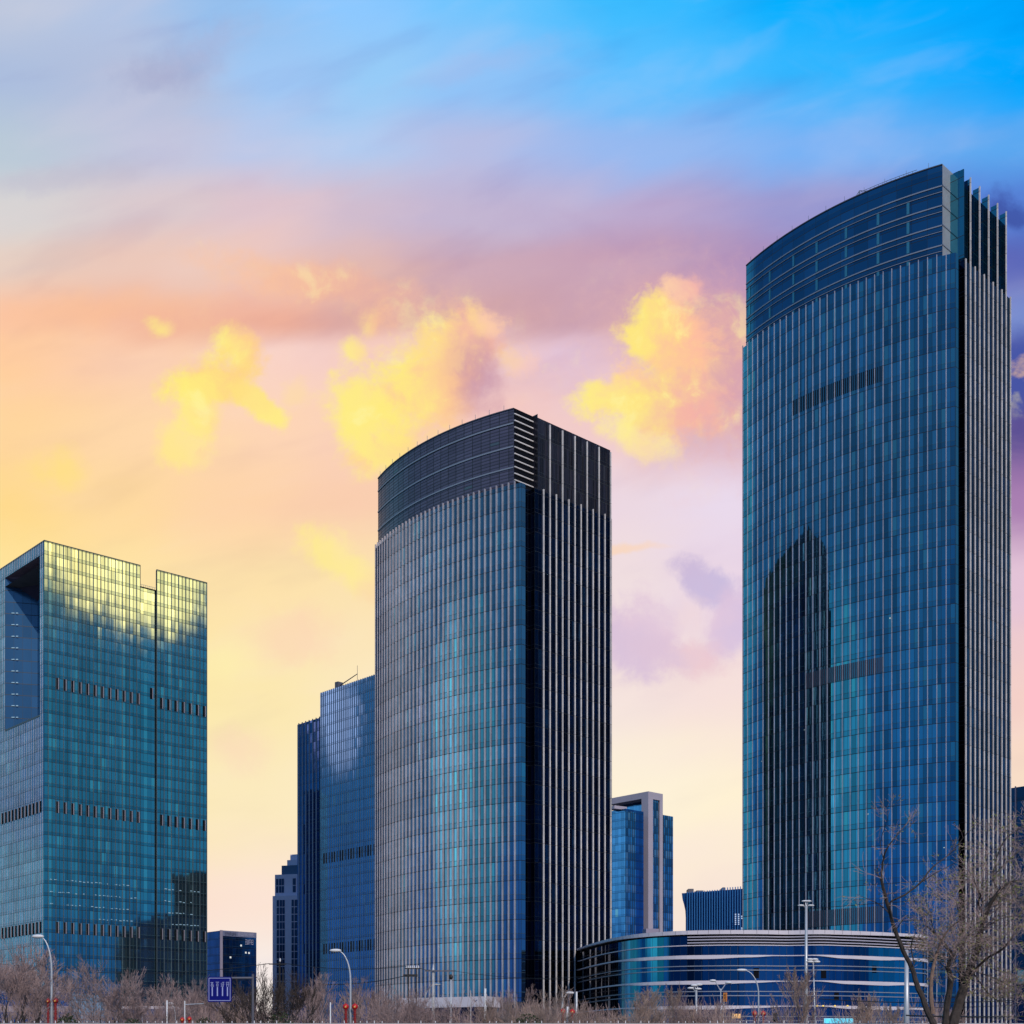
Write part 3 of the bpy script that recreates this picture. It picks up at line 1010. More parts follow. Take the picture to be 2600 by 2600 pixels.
# fins
n1 = 26
for k in range(n1):
    p = add(P0, BX, sa * (k + 1) / n1)
    m = MB(); m.post(p, NR, 0.12 if k % 2 else 0.15, 0.14 if k % 2 else 0.24, 0, LH + 0.3); m.build('front_fin', M_FIN_G if k % 2 else M_FIN_W, root)
for k in range(15):
    p = add(Pb, BX, (s_end - sb) * k / 14.0)
    m = MB(); m.post(p, NR, 0.12 if k % 2 else 0.15, 0.14 if k % 2 else 0.24, 0, LH + 0.3); m.build('front_fin', M_FIN_G if k % 2 else M_FIN_W, root)
for k in range(25):
    s = 1.4 + k * 1.5
    if s > DEP - 1:
        break
    p = add(P0, AX, s)
    inv = vj < s < vl
    m = MB()
    m.post(p, NL, 0.10, 0.12, 0, ZV0 - 0.2 if inv else LH + 0.3)
    if inv:
        m.post(p, NL, 0.10, 0.12, ZV1 + 0.1, LH + 0.3)
    m.build('side_fin', M_FIN, root)
# vents
def vent(p, d, n, w, z0, z1, par, mat=M_DARK):
    a, b = add(add(p, n, 0.14), d, 0.1), add(add(p, n, 0.14), d, 0.1 + w)
    m = MB()
    if d == AX:
        a, b = b, a
    m.wall(a, b, z0, z1)
    f = m.build('vent', mat, par)
    m = MB()
    e = b if d == BX else a
    m.post(add(e, d, 0.2), n, 0.28, 0.2, z0, z1)
    m.build('vent_shutter', solid('shutter_pale', (0.26, 0.24, 0.28), 0.6), f)
    return f


for (zc, h) in ((126.4, 4.0), (83.6, 4.0), (41.9, 4.0)):
    for k in range(12):
        vent(add(P0, BX, sa * (2 * k + 3) / n1 - 0.2), BX, NR, 0.75, zc, zc + h, root)
    for k in range(7):
        vent(add(Pb, BX, (s_end - sb) * (2 * k + 1) / 14.0 - 0.3), BX, NR, 0.75, zc, zc + h, root)
    if zc < 100:
        for k in range(12):
            vent(add(P0, AX, 2.4 + 3.0 * k), AX, NL, 0.9, zc, zc + h, root)
vent(add(Pb2, BX, -2.4), BX, NR, 0.75, 129.5, 133.5, root)
# bright strips of reflected ceiling light on a few storeys
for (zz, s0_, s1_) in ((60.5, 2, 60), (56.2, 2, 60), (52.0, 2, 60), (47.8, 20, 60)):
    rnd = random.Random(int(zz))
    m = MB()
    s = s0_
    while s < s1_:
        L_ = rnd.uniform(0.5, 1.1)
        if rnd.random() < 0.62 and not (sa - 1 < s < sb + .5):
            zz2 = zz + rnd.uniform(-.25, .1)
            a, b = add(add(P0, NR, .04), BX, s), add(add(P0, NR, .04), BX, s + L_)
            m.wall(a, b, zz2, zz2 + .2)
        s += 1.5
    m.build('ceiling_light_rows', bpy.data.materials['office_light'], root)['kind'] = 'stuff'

# ------------------------------------------------------------------ blue tower behind, with step and roof crane
D1 = 560.0
Q = ((813 - 1300) / F * D1, D1)
QH = 1.6 + (HZ - 1760) / F * D1
root = thing('blue_glass_tower', 'dark blue stepped glass tower directly behind the middle curved tower, crane on its roof', 'skyscraper', (Q[0], Q[1] + 15, 0))
Qr = add(Q, AX, -40.0)
m = MB(); m.wall(Q, Qr, 0, QH); m.build('front_facade', G_B, root)
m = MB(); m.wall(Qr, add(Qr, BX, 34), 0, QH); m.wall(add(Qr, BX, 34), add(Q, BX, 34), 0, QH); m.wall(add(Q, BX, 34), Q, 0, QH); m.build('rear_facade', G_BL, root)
m = MB(); m.poly([(p[0], p[1], QH - .1) for p in (Q, Qr, add(Qr, BX, 34), add(Q, BX, 34))]); m.build('roof', M_ROOF, root)
m = MB()
wl = run_to(add(Q, BX, 2.5), AX, 755)
W0 = add(Q, BX, 2.5)
W1 = add(W0, AX, wl)
WH = QH - 9.0
m.wall(W1, W0, 0, WH)
m.wall(add(W1, BX, 28), W1, 0, WH)
m.poly([(p[0], p[1], WH) for p in (W1, W0, add(W0, BX, 28), add(W1, BX, 28))])
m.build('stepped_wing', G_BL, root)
for k in range(8):
    p = add(W0, AX, wl * (k + .5) / 8)
    m = MB(); m.post(p, NL, 0.35, 0.3, 0, WH + .4); m.build('wing_fin', solid('fin_navy', (0.03, 0.07, 0.16), .5), root)
for k in range(27):
    p = add(Q, AX, -0.75 - k * 1.45)
    m = MB(); m.post(p, NL, 0.14, 0.2, 0, QH + .2); m.build('front_fin', solid('fin_navy_front', (0.06, 0.12, 0.22), .5), root)
for zc in (1.6 + (HZ - 2195) / F * D1, 1.6 + (HZ - 2424) / F * D1):
    for k in range(19):
        p = add(Q, AX, -2.3 - k * 1.9)
        m = MB(); a = add(p, NL, .06); b = add(a, AX, -0.85); m.wall(a, b, zc, zc + 4.3); m.build('vent', M_DARK, root)
r2 = thing('dark_slab_tower', 'dark slab tower that shows only as a dark reflection in the stepped blue tower', 'high-rise', (-195, 590, 0))
m = MB(); m.prism([(-205, 585.6), (-185, 585.6), (-185, 596.4), (-205, 596.4)], 0, 130); m.uv = [(v[0] + v[1], v[2]) for v in m.v]
m.build('wall', G_LI, r2)
# roof crane
cr = add(add(Q, AX, -9.0), BX, 3)
m = MB()
m.box((cr[0], cr[1], QH + 1.6), 2.6, 2.0, 3.2, 0.83)
m.tube([(cr[0], cr[1], QH + 1.6), (cr[0] + 8.6, cr[1] - 9.0, QH + 4.2)], [0.28, 0.2], 4)
e = (cr[0] + 8.6, cr[1] - 9.0)
m.tube([(e[0], e[1], QH + 1.0), (e[0], e[1], QH + 7.6)], [0.09, 0.07], 4)
m.build('roof_crane', M_LOUV, root)

# ------------------------------------------------------------------ podium building
root = thing('podium_building', 'low curved blue glass building with wavy white bands below the tall tower', 'building', (48, 280, 0))
plan_ctrl = [(14.2, 306), (15.6, 297), (17.3, 287), (19.6, 276.5), (22.4, 268), (25.7, 261.8), (31.2, 257.0), (36, 255.4), (41, 254.7), (47, 254.9), (52, 255.6), (57.5, 254.4), (62, 255.8), (66.7, 257.6), (72.8, 260.7), (77.5, 263.4), (80.4, 265.6), (81.6, 268.2), (82.0, 272), (82.2, 300)]


def spline(ctrl, n):
    out = []
    for i in range(len(ctrl) - 1):
        p0 = ctrl[max(i - 1, 0)]; p1 = ctrl[i]; p2 = ctrl[i + 1]; p3 = ctrl[min(i + 2, len(ctrl) - 1)]
        for k in range(n):
            t = k / n
            out.append(tuple(0.5 * (2 * p1[j] + (p2[j] - p0[j]) * t + (2 * p0[j] - 5 * p1[j] + 4 * p2[j] - p3[j]) * t * t + (3 * p1[j] - p0[j] - 3 * p2[j] + p3[j]) * t ** 3) for j in range(len(p1))))
    out.append(ctrl[-1])
    return out


PL = spline(plan_ctrl, 5)
PN = []
for i in range(len(PL)):
    a, b = PL[max(i - 1, 0)], PL[min(i + 1, len(PL) - 1)]
    dx, dy = b[0] - a[0], b[1] - a[1]
    l = math.hypot(dx, dy)
    PN.append((dy / l, -dx / l))
PH = 24.0
PX = [1300 + F * p[0] / p[1] for p in PL]
ib = [i for i, q in enumerate(PX) if q < 1690][-1]
i0 = [i for i, q in enumerate(PX) if q < 1570][-1]
ir = [i for i, q in enumerate(PX) if q < 2215][-1]
# glass in stretches
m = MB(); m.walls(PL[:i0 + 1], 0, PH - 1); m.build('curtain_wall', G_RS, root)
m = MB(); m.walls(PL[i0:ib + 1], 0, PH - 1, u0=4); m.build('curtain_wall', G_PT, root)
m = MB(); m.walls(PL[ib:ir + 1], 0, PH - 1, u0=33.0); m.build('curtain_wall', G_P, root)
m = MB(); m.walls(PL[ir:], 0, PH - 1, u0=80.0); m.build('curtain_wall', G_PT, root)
m = MB(); m.poly([(p[0], p[1], PH - .3) for p in PL] + [(50, 310, PH - .3)]); m.build('roof', M_ROOF, root)


def sweep(i0_, i1_, zf, hf, out, mat, name, out_f=None, par=root):
    m = MB()
    for i in range(i0_, i1_):
        r = []
        for j in (i, i + 1):
            o_ = out_f(PX[j]) if out_f else out
            z, h = zf(PX[j]), hf(PX[j])
            a = add(PL[j], PN[j], o_)
            b = add(PL[j], PN[j], -0.1)
            r.append((a, b, z, h))
        (a, b, z, h), (c, d_, z2, h2) = r
        m.quad((a[0], a[1], z - h), (c[0], c[1], z2 - h2), (c[0], c[1], z2), (a[0], a[1], z))
        m.quad((a[0], a[1], z), (c[0], c[1], z2), (d_[0], d_[1], z2), (b[0], b[1], z))
        m.quad((b[0], b[1], z - h), (d_[0], d_[1], z2 - h2), (c[0], c[1], z2 - h2), (a[0], a[1], z - h))
    return m.build(name, mat, par)


def lerp_tab(tab):
    def f(x):
        if x <= tab[0][0]:
            return tab[0][1]
        for (x0, y0), (x1, y1) in zip(tab, tab[1:]):
            if x <= x1:
                t = (x - x0) / (x1 - x0)
                t = t * t * (3 - 2 * t)
                return y0 + (y1 - y0) * t
        return tab[-1][1]
    return f


N = len(PL) - 1
M_JB = solid('pale_band', (0.66, 0.62, 0.70))
sweep(0, N, lambda x: PH, lerp_tab([(1480, .35), (1540, .5), (1640, .72), (1900, .75), (2090, .8), (2340, .55)]), 0.55, M_BAND, 'parapet_band')
# swelling bands of the lower storeys
sw = lerp_tab([(1450, 0.18), (1560, 0.25), (1640, 0.62), (1800, 0.74), (1900, 0.45), (1975, 0.16), (2060, 0.16), (2140, 0.6), (2230, 0.72), (2290, 0.5), (2360, 0.6)])
for zt, dx in ((19.35, 0), (14.55, 10), (9.85, 20)):
    sweep(0, N, lambda x, zt=zt: zt, lambda x, dx=dx: sw(x - dx), 0.5, M_BAND, 'floor_band')
    for dz in (1.95, 2.75):
        sweep(0, N, lambda x, zt=zt, dz=dz: zt - dz, lambda x: 0.16, 0.32, M_RAIL, 'sun_rail')
il = [i for i, q in enumerate(PX) if q < 1748][-1]
for dz in (1.1, 1.65, 2.2):
    sweep(il, N, lambda x, dz=dz: PH - dz, lambda x: 0.2, 0.3, solid('band_slat', (0.42, 0.41, 0.52), 0.5), 'louvre_slat')
m = MB()
for i in range(il, N):
    a, b = add(PL[i], PN[i], .08), add(PL[i + 1], PN[i + 1], .08)
    m.wall(a, b, PH - 2.75, PH - .6)
m.build('louvre_backing', M_DARK, root)
sweep(0, N, lambda x: PH - 2.72, lambda x: 0.16, 0.34, M_BAND, 'sun_rail')
# joints in the white bands
m = MB()
for i in range(4, N - 4, 2):
    a = add(PL[i], PN[i], .556)
    t = (-PN[i][1], PN[i][0])
    m.wall(add(a, t, -.03), add(a, t, .03), PH - .7, PH)
m.build('panel_joint', M_LOUV, root)
# small plant room on the podium roof
m = MB(); p = at(1652, 2360, 275); m.box((p[0], p[1], 24.9), 2.7, 2.5, 2.2, 0.2); m.build('plant_room', M_STONE, root)
# dark opened windows
for (px_, y0, y1) in ((2092, 2462, 2484), (2216, 2452, 2470), (2258, 2395, 2408), (2122, 2520, 2540), (1912, 2458, 2484)):
    j = min(range(len(PX)), key=lambda i: abs(PX[i] - px_))
    a = add(PL[j], PN[j], 0.07)
    Dd = a[1]
    t = (-PN[j][1], PN[j][0])
    z0 = 1.6 + (HZ - y1) / F * Dd; z1 = 1.6 + (HZ - y0) / F * Dd
    m = MB(); m.wall(add(a, t, -.5), add(a, t, .5), z0, z1); m.build('open_window', M_DARK, root)

# ------------------------------------------------------------------ stone canopy at the foot of the middle tower
p0, p1 = at(1015, 2530, 283), at(1236, 2530, 272)
root = thing('entrance_canopy', 'pale stone entrance block at the foot of the middle tower', 'building', (p0[0] + 8, 280, 0))
m = MB()
zt = 1.6 + (HZ - 2532) / F * 277
zb = 1.6 + (HZ - 2558) / F * 277
m.prism([(p0[0], p0[1]), (p1[0], p1[1]), (p1[0] + 3, p1[1] + 7), (p0[0] + 3, p0[1] + 9)], zb, zt)
m.build('fascia', M_BAND, root)
m = MB()
m.prism([(p0[0] + 1, p0[1] + 1), (p1[0] - 1, p1[1] + 1), (p1[0] + 2, p1[1] + 6), (p0[0] + 2, p0[1] + 8)], 0, zb)
m.build('lobby_glass', G_RS, root)
# bird-like mark on the fascia
m = MB()
c = at(1207, 2541, 272.6)
tdx = (p1[0] - p0[0]); tdy = (p1[1] - p0[1]); tl = math.hypot(tdx, tdy); tdx /= tl; tdy /= tl


def mk(u, w):
    return (c[0] + tdx * u, c[1] + tdy * u - 0.5, c[2] + w)


m.poly([mk(-.55, .22), mk(-.2, .08), mk(0, -.02), mk(0, -.25), mk(-.25, -.1)])
m.poly([mk(0, -.02), mk(.2, .08), mk(.55, .22), mk(.25, -.1), mk(0, -.25)])
m.build('bird_mark', solid('navy_mark', (0.01, 0.03, 0.12), 0.6), root)


# ------------------------------------------------------------------ distant buildings
def simple_block(root, C, wa, wb, H, ml, mr, roof=M_ROOF, z0=0):
    """grid aligned block: corner C towards the viewer, wa along AX, wb along BX"""
    A_, B_ = add(C, AX, wa), add(C, BX, wb)
    K_ = add(A_, BX, wb)
    m = MB(); m.wall(A_, C, z0, H); m.build('left_facade', ml, root)
    m = MB(); m.wall(C, B_, z0, H); m.build('right_facade', mr, root)
    m = MB(); m.wall(B_, K_, z0, H); m.wall(K_, A_, z0, H); m.build('rear_facade', ml, root)
    m = MB(); m.poly([(p[0], p[1], H) for p in (C, B_, K_, A_)]); m.build('roof', roof, root)


# portal tower
D2 = 690.0
C = ((1646 - 1300) / F * D2, D2)
H = 1.6 + (HZ - 2009) / F * D2
root = thing('portal_tower', 'tower with pale lilac portal frame, between the two curved towers', 'skyscraper', (C[0], C[1] + 10, 0))
wa = run_to(C, AX, 1545)
wb = run_to(C, BX, 1683)
M_FRAME = solid('portal_stone', (0.42, 0.38, 0.46), 0.7, 0, 0.06, 0.1)
m = MB()
A_ = add(C, AX, 4.6)
m.prism([A_, C, add(C, BX, 3.6), add(A_, BX, 3.6)], 0, H - 3.6)
Bq = add(C, BX, wb - 2.2)
m.prism([add(Bq, AX, 4.6), Bq, add(Bq, BX, 2.2), add(add(Bq, AX, 4.6), BX, 2.2)], 0, H - 3.6)
m.prism([A_, C, add(C, BX, wb), add(A_, BX, wb)], H - 3.59, H)
A2 = add(C, AX, wa)
m.prism([A2, add(C, AX, 4.62), add(add(C, AX, 4.62), BX, wb), add(A2, BX, wb)], H - 3.2, H - .02)
m.build('portal_frame', M_FRAME, root)
m = MB(); a, b = add(add(C, BX, 3.6), NR, -.8), add(add(C, BX, wb - 2.2), NR, -.8)
m.wall(a, b, 0, H - 3.5); m.build('slot_glass', G_F2, root)
m = MB()
a, b = add(A_, NL, -6), add(A2, NL, -6)
m.wall(b, a, 0, H - 3.2); m.build('inner_glass', G_F, root)
C2 = ((1588 - 1300) / F * (D2 - 14), D2 - 14)
H2 = 1.6 + (HZ - 2053) / F * (D2 - 14)
wr = run_to(C2, BX, 1634)
simple_block(root, C2, run_to(C2, AX, 1540), wr, H2, G_F, G_F)
s0_, s1_ = 0, run_to(C2, BX, 1614)
m = MB(); m.wall(add(C2, NR, .1), add(add(C2, BX, s1_), NR, .1), 0, H2 - 1); m.build('curtained_bay', G_F2, root)
C3 = add(C, BX, wb + 0.2)
H3 = 1.6 + (HZ - 2069) / F * C3[1]
simple_block(root, C3, 12, run_to(C3, BX, 1709), H3, G_F, G_F2)
m = MB(); p = at(1568, 2046, D2 - 10); m.box((p[0], p[1], H2 + .8), 8, 5, 1.6, .6); m.build('roof_plant', M_FRAME, root)

# low dark blue finned hall
D3 = 560.0
root = thing('finned_hall', 'low dark blue building with vertical fins and a waisted left edge', 'building', ((1810 - 1300) / F * D3, D3 + 20, 0))
prof = [(1741, 2360), (1741, 2330), (1740, 2312), (1737, 2298), (1733, 2284), (1731, 2268)]
hall_r = at(1905, 2254, D3 - 12)
m = MB()
prev = None
mfa = solid('hall_blue', (0.01, 0.09, 0.30), 0.4, 0.0)
for i, (qx, qy) in enumerate(prof):
    a = at(qx, qy, D3 + 6)
    row = (a[0], a[1], a[2] if i else 0)
    if prev:
        m.quad(prev, (hall_r[0], hall_r[1], prev[2]), (hall_r[0], hall_r[1], row[2]), row)
        m.quad((prev[0] + 20, prev[1] + 25, prev[2]), prev, row, (row[0] + 20, row[1] + 25, row[2]))
    prev = row
m.quad(prev, (hall_r[0], hall_r[1], prev[2]), (hall_r[0] + 10, hall_r[1] + 30, prev[2]), (prev[0] + 20, prev[1] + 25, prev[2]))
m.build('hall_wall', mfa, root)
ztop = prev[2]
x0_, y0_ = prev[0], prev[1]
for k in range(27):
    t = (k + .3) / 27
    p = (x0_ + (hall_r[0] - x0_) * t, y0_ + (hall_r[1] - y0_) * t)
    lowz = 0
    if t < .07:
        continue
    m = MB(); m.post((p[0], p[1]), (-.3, -.954), 0.28, 0.7, lowz, ztop + (.3 if t < .6 else .9), back=0.2)
    m.build('hall_fin', solid('hall_fin_blue', (0.03, 0.19, 0.50), 0.5), root)
for (qx, qw, qh) in ((1752, 14, 2.0), (1775, 18, 1.3), (1835, 6, 2.6)):
    p = at(qx, 2262, D3 + 10)
    m = MB(); m.box((p[0], p[1], ztop + qh / 2), qw / F * D3, 6, qh); m.build('roof_plant', M_LOUV, root)
m = MB()
rnd = random.Random(4)
for cx_ in (1867, 1875, 1883):
    for k in range(9):
        if rnd.random() < .62:
            a = at(cx_, 2322 + k * 5.0, D3 - 12.5)
            m.wall((a[0] - .25, a[1] - .5), (a[0] + .25, a[1] - .5), a[2] - .2, a[2] + .25)
m.build('lit_window', emit('warm_window', (0.35, 0.45, 0.62), 0.8), root)

# small office with lettering at the top
D4 = 600.0
C = ((558 - 1300) / F * D4, D4)
H = 1.6 + (HZ - 2363) / F * D4
root = thing('small_office', 'small square blue office block with rooftop lettering, right of the green tower', 'office building', (C[0], C[1] + 10, 0))
G_SO = glass('glass_small_office_side', (0.12, 0.17, 0.30), pw=1.6, fh=3.6, vary=.2, rough=.15)
simple_block(root, C, run_to(C, AX, 508), run_to(C, BX, 651), H, G_SO, glass('glass_small_office', (0.06, 0.22, 0.42), pw=1.6, fh=3.6, vary=.3, pale=.01, rough=.12))
m = MB(); m.post(add(C, BX, .7), NR, 1.3, .25, 0, H + .3); m.build('corner_strip', M_STONE, root)
wb = run_to(C, BX, 651)
m = MB(); m.prism([add(add(C, BX, 1.5), NR, .12), add(add(C, BX, wb), NR, .12), add(add(C, BX, wb), NR, -.3), add(add(C, BX, 1.5), NR, -.3)], H - 2.2, H + .2); m.build('parapet', solid('parapet_lilac', (.16, .18, .30), .7), root)
rnd = random.Random(8)


def glyphs(root, base, d, n, u0, u1, z0, z1, cnt, mat, name, stroke=.12):
    """small upright characters made of strokes, too far to read"""
    m = MB()
    cw = (u1 - u0) / cnt
    for k in range(cnt):
        ua = u0 + k * cw + cw * .08
        ub = ua + cw * .8
        for (fa, fb, ga, gb) in rnd.sample([(0, 1, .9, 1), (0, 1, .45, .57), (0, 1, 0, .12), (0, .15, 0, 1), (.85, 1, 0, 1), (.42, .57, 0, 1)], 4):
            a = add(add(base, n, .22), d, ua + (ub - ua) * fa)
            b = add(add(base, n, .22), d, ua + (ub - ua) * fb)
            m.wall(a, b, z0 + (z1 - z0) * ga, z0 + (z1 - z0) * gb)
    return m.build(name, mat, root)


glyphs(root, C, BX, NR, run_to(C, BX, 570), run_to(C, BX, 600), H - 1.9, H - .5, 7, solid('letters_dark', (.01, .02, .06), .6), 'roof_letters')
glyphs(root, C, BX, NR, run_to(C, BX, 604), run_to(C, BX, 645), H - 1.7, H - .1, 16, solid('letters_light', (.45, .45, .6), .6), 'roof_letters')
glyphs(root, C, BX, NR, run_to(C, BX, 622), run_to(C, BX, 643), H - 5.4, H - 3.2, 5, solid('letters_light', (.45, .45, .6), .6), 'wall_letters')
m = MB()
for (qx, qy) in ((612, 2401), (585, 2431), (624, 2419), (632, 2420)):
    s = run_to(C, BX, qx); p = add(add(C, NR, .08), BX, s)
    z = 1.6 + (HZ - qy) / F * p[1]
    m.wall(add(p, BX, -.4), add(p, BX, .4), z - .35, z + .45)
m.build('lit_window', emit('cool_window', (0.6, 0.62, 0.6), .6), root)

# stepped stone tower
D5 = 640.0
root = thing('stepped_stone_tower', 'lilac stone high-rise with stepped top beside the dark blue tower', 'high-rise', ((540 * 1.3457 - 1300) / F * D5, D5 + 12, 0))
M_ST = solid('stone_lilac', (0.74, 0.62, 0.78), 0.8, 0, .06, .1)
steps = [(692, 2275, 0), (698, 2221, 3), (715, 2198, 6), (729, 2184, 8), (737, 2170, 10)]
for i, (qx, qy, off) in enumerate(steps):
    Dd = D5 + off
    xl = (qx - 1300) / F * Dd
    xr = (790 - 1300) / F * Dd
    z1 = 1.6 + (HZ - qy) / F * Dd
    zb = 0 if i == 0 else 1.6 + (HZ - steps[i - 1][1]) / F * (D5 + steps[i - 1][2]) - .5
    m = MB()
    m.prism([(xl, Dd), (xr, Dd - 4), (xr + 8, Dd + 26), (xl + 8, Dd + 26)], zb, z1)
    b_ = m.build('tier', M_ST if i != 2 else solid('tier_blue', (.06, .12, .22), .5), root)
    if i in (0, 1):
        cols = [(703, 709), (711, 717), (718, 724), (742, 748), (750, 757)] if i == 0 else [(701, 707), (709, 715), (716, 722), (745, 753)]
        for (ca_, cb_) in cols:
            m = MB()
            zz = z1 - 2
            while zz - 2.6 > max(zb, 0):
                xa, xb = (ca_ - 1300) / F * (Dd - .1), (cb_ - 1300) / F * (Dd - .1)
                fr = lambda X_: Dd - 4 * (X_ - xl) / (xr - xl) - .12
                m.wall((xa, fr(xa)), (xb, fr(xb)), zz - 3.1, zz)
                zz -= 3.5
            m.build('window_column', solid('win_navy', (0.02, 0.045, 0.12), .3, .3), root)

# block at the right edge and its taller neighbours (they show in the green tower's glass)
K = (149.3, 406.0)
root = thing('dark_striped_tower', 'dark navy tower with thin vertical stripes at the far right edge', 'high-rise', (K[0] + 20, K[1], 0))
KH = 1.6 + (HZ - 2001) / F * K[1]
K0 = add(K, AX, -46)
G_K = glass('glass_navy', (0.015, 0.035, 0.10), pw=2.0, vary=.2, pale=.02, rough=.1)
m = MB(); m.wall(K, K0, 0, KH); m.build('left_facade', G_K, root)
m = MB(); m.wall(K0, add(K0, BX, 40), 0, KH); m.wall(add(K0, BX, 40), add(K, BX, 40), 0, KH); m.wall(add(K, BX, 40), K, 0, KH); m.build('rear_facade', G_K, root)
m = MB(); m.poly([(p[0], p[1], KH) for p in (K, K0, add(K0, BX, 40), add(K, BX, 40))]); m.build('roof', M_ROOF, root)
for k in range(10):
    p = add(K, AX, -1.5 - k * 3.4)
    m = MB(); m.post(p, NL, .3, .3, 0, KH + .3); m.build('facade_fin', solid('fin_slate', (0.12, 0.13, 0.22), .5), root)
for (dd, aa, ww, hh, lb) in ((14, -8, 34, 108, 'dark stone office block standing behind the dark striped tower'),
                             (0, -52, 34, 74, 'lower dark office block standing right of the dark striped tower')):
    c_ = add(add(K, BX, dd + 8), AX, aa)
    r2 = thing('dark_office_block', lb, 'office building', (c_[0], c_[1], 0))
    c0_ = add(c_, AX, -ww)
    m = MB()
    m.prism([c_, c0_, add(c0_, BX, 30), add(c_, BX, 30)], 0, hh)
    m.build('wall', solid('block_dark', (0.008, 0.012, 0.035), 0.8, spec=0.1), r2)

# ------------------------------------------------------------------ low banded building behind the trees at the left
p0 = at(-60, 2505, 300); p1 = at(175, 2540, 300)
root = thing('low_banded_building', 'low blue building with lilac bands behind the bare trees at the left edge', 'building', (p0[0] + 10, 300, 0))
hb = p0[2]
m = MB(); m.prism([(p0[0], 300), (p1[0], 300), (p1[0] + 4, 320), (p0[0], 320)], 0, hb - 1.4)
m.uv = [(v[0], v[2]) for v in m.v]
m.build('glass_wall', G_B, root)
for z in (hb - 1.38, hb - 5.6, hb - 9.8):
    m = MB(); m.prism([(p0[0] - .2, 299.6), (p1[0] + .3, 299.6), (p1[0] + .3, 300.6), (p0[0] - .2, 300.6)], z, z + 1.3)
    m.build('floor_band', M_STONE, root)
p0 = at(312, 2555, 260); p1 = at(432, 2568, 260)
root = thing('glass_pavilion', 'low teal glazed pavilion half hidden behind bare trees', 'building', (p0[0] + 4, 262, 0))
m = MB(); m.prism([(p0[0], 260), (p1[0], 260), (p1[0] + 2, 270), (p0[0] + 2, 270)], 0, p0[2] - .5)
m.uv = [(v[0], v[2]) for v in m.v]
m.build('glass_wall', G_PT, root)
m = MB(); m.prism([(p0[0] - .4, 259.5), (p1[0] + .4, 259.5), (p1[0] + 2.4, 270.5), (p0[0] + 1.6, 270.5)], p0[2] - .5, p0[2])
m.build('roof', M_BAND, root)


# ------------------------------------------------------------------ trees
def rv(rnd, s):
    return Vector((rnd.uniform(-s, s), rnd.uniform(-s, s), rnd.uniform(-s, s)))


def grow(rnd, big, fine, p, d, L, r, lev, maxlev, spread, upb, rmin, kink=0.16):
    n = 3 if lev <= 2 else 2
    pts, rr = [tuple(p)], [r]
    q = Vector(p)
    dd = Vector(d)
    for i in range(n):
        dd = (dd + rv(rnd, kink) + Vector((0, 0, upb * 0.35))).normalized()
        q = q + dd * (L / n)
        pts.append(tuple(q))
        rr.append(max(rmin, r * (1 - 0.45 * (i + 1) / n)))
    (big if lev <= 2 else fine).tube(pts, rr, 6 if lev <= 1 else (4 if lev == 2 else 3), cap=False)
    if lev >= maxlev:
        return
    kids = rnd.choice((2, 3, 3)) if lev < maxlev - 1 else rnd.choice((2, 3, 4))
    for k in range(kids):
        t = 1.0 if k == 0 else rnd.uniform(0.35, 1.0)
        j = min(n, max(1, int(round(t * n))))
        ax = dd.orthogonal().normalized()
        side = (ax * math.cos(rnd.uniform(0, 6.28)) + dd.cross(ax) * math.sin(rnd.uniform(0, 6.28)))
        ang = spread * (0.45 if k == 0 else rnd.uniform(0.7, 1.25))
        nd = (dd * math.cos(ang) + side.normalized() * math.sin(ang) + Vector((0, 0, upb))).normalized()
        grow(rnd, big, fine, pts[j], nd, L * rnd.uniform(0.62, 0.86), max(rmin, rr[j] * 0.72), lev + 1, maxlev, spread, upb, rmin, kink)


def proto_tree(seed, H, trunk, nl, open_, maxlev, spread, upb, r0, rmin, kind='vase'):
    rnd = random.Random(seed)
    big, fine = MB(), MB()
    pts = [(0, 0, -0.1), (rnd.uniform(-.1, .1), rnd.uniform(-.1, .1), trunk * .5), (rnd.uniform(-.15, .15), rnd.uniform(-.15, .15), trunk)]
    big.tube(pts, [r0 * 1.25, r0, r0 * .85], 8, cap=False)
    L0 = (H - trunk) * 0.30
    if kind == 'vase':
        for k in range(nl):
            a = 2 * math.pi * k / nl + rnd.uniform(-.4, .4)
            o_ = open_ * rnd.uniform(.55, 1.15)
            d = Vector((math.cos(a) * math.sin(o_), math.sin(a) * math.sin(o_), math.cos(o_)))
            grow(rnd, big, fine, pts[-1] if k % 2 else pts[1 if rnd.random() < .3 else 2], d, L0 * rnd.uniform(.85, 1.2), r0 * .5, 1, maxlev, spread, upb, rmin)
    else:   # leader with side shoots
        q = Vector(pts[-1]); top = [tuple(q)]; rad = [r0 * .85]
        n = 9
        for i in range(n):
            q = q + Vector((rnd.uniform(-.12, .12), rnd.uniform(-.12, .12), (H * .82 - trunk) / n))
            top.append(tuple(q)); rad.append(r0 * .85 * (1 - .9 * (i + 1) / n) + rmin)
        big.tube(top, rad, 6, cap=False)
        for i, tp in enumerate(top):
            for k in range(nl):
                a = rnd.uniform(0, 6.28)
                o_ = open_ * rnd.uniform(.7, 1.2)
                d = Vector((math.cos(a) * math.sin(o_), math.sin(a) * math.sin(o_), math.cos(o_)))
                grow(rnd, big, fine, tp, d, L0 * .75 * (1.15 - .6 * i / n), rad[i] * .45, 2, maxlev, spread, upb, rmin)
    zt = max(v[2] for v in fine.v)
    s = H / zt
    for b in (big, fine):
        b.v = [(x * s, y * s, z * s) for x, y, z in b.v]
    return big, fine


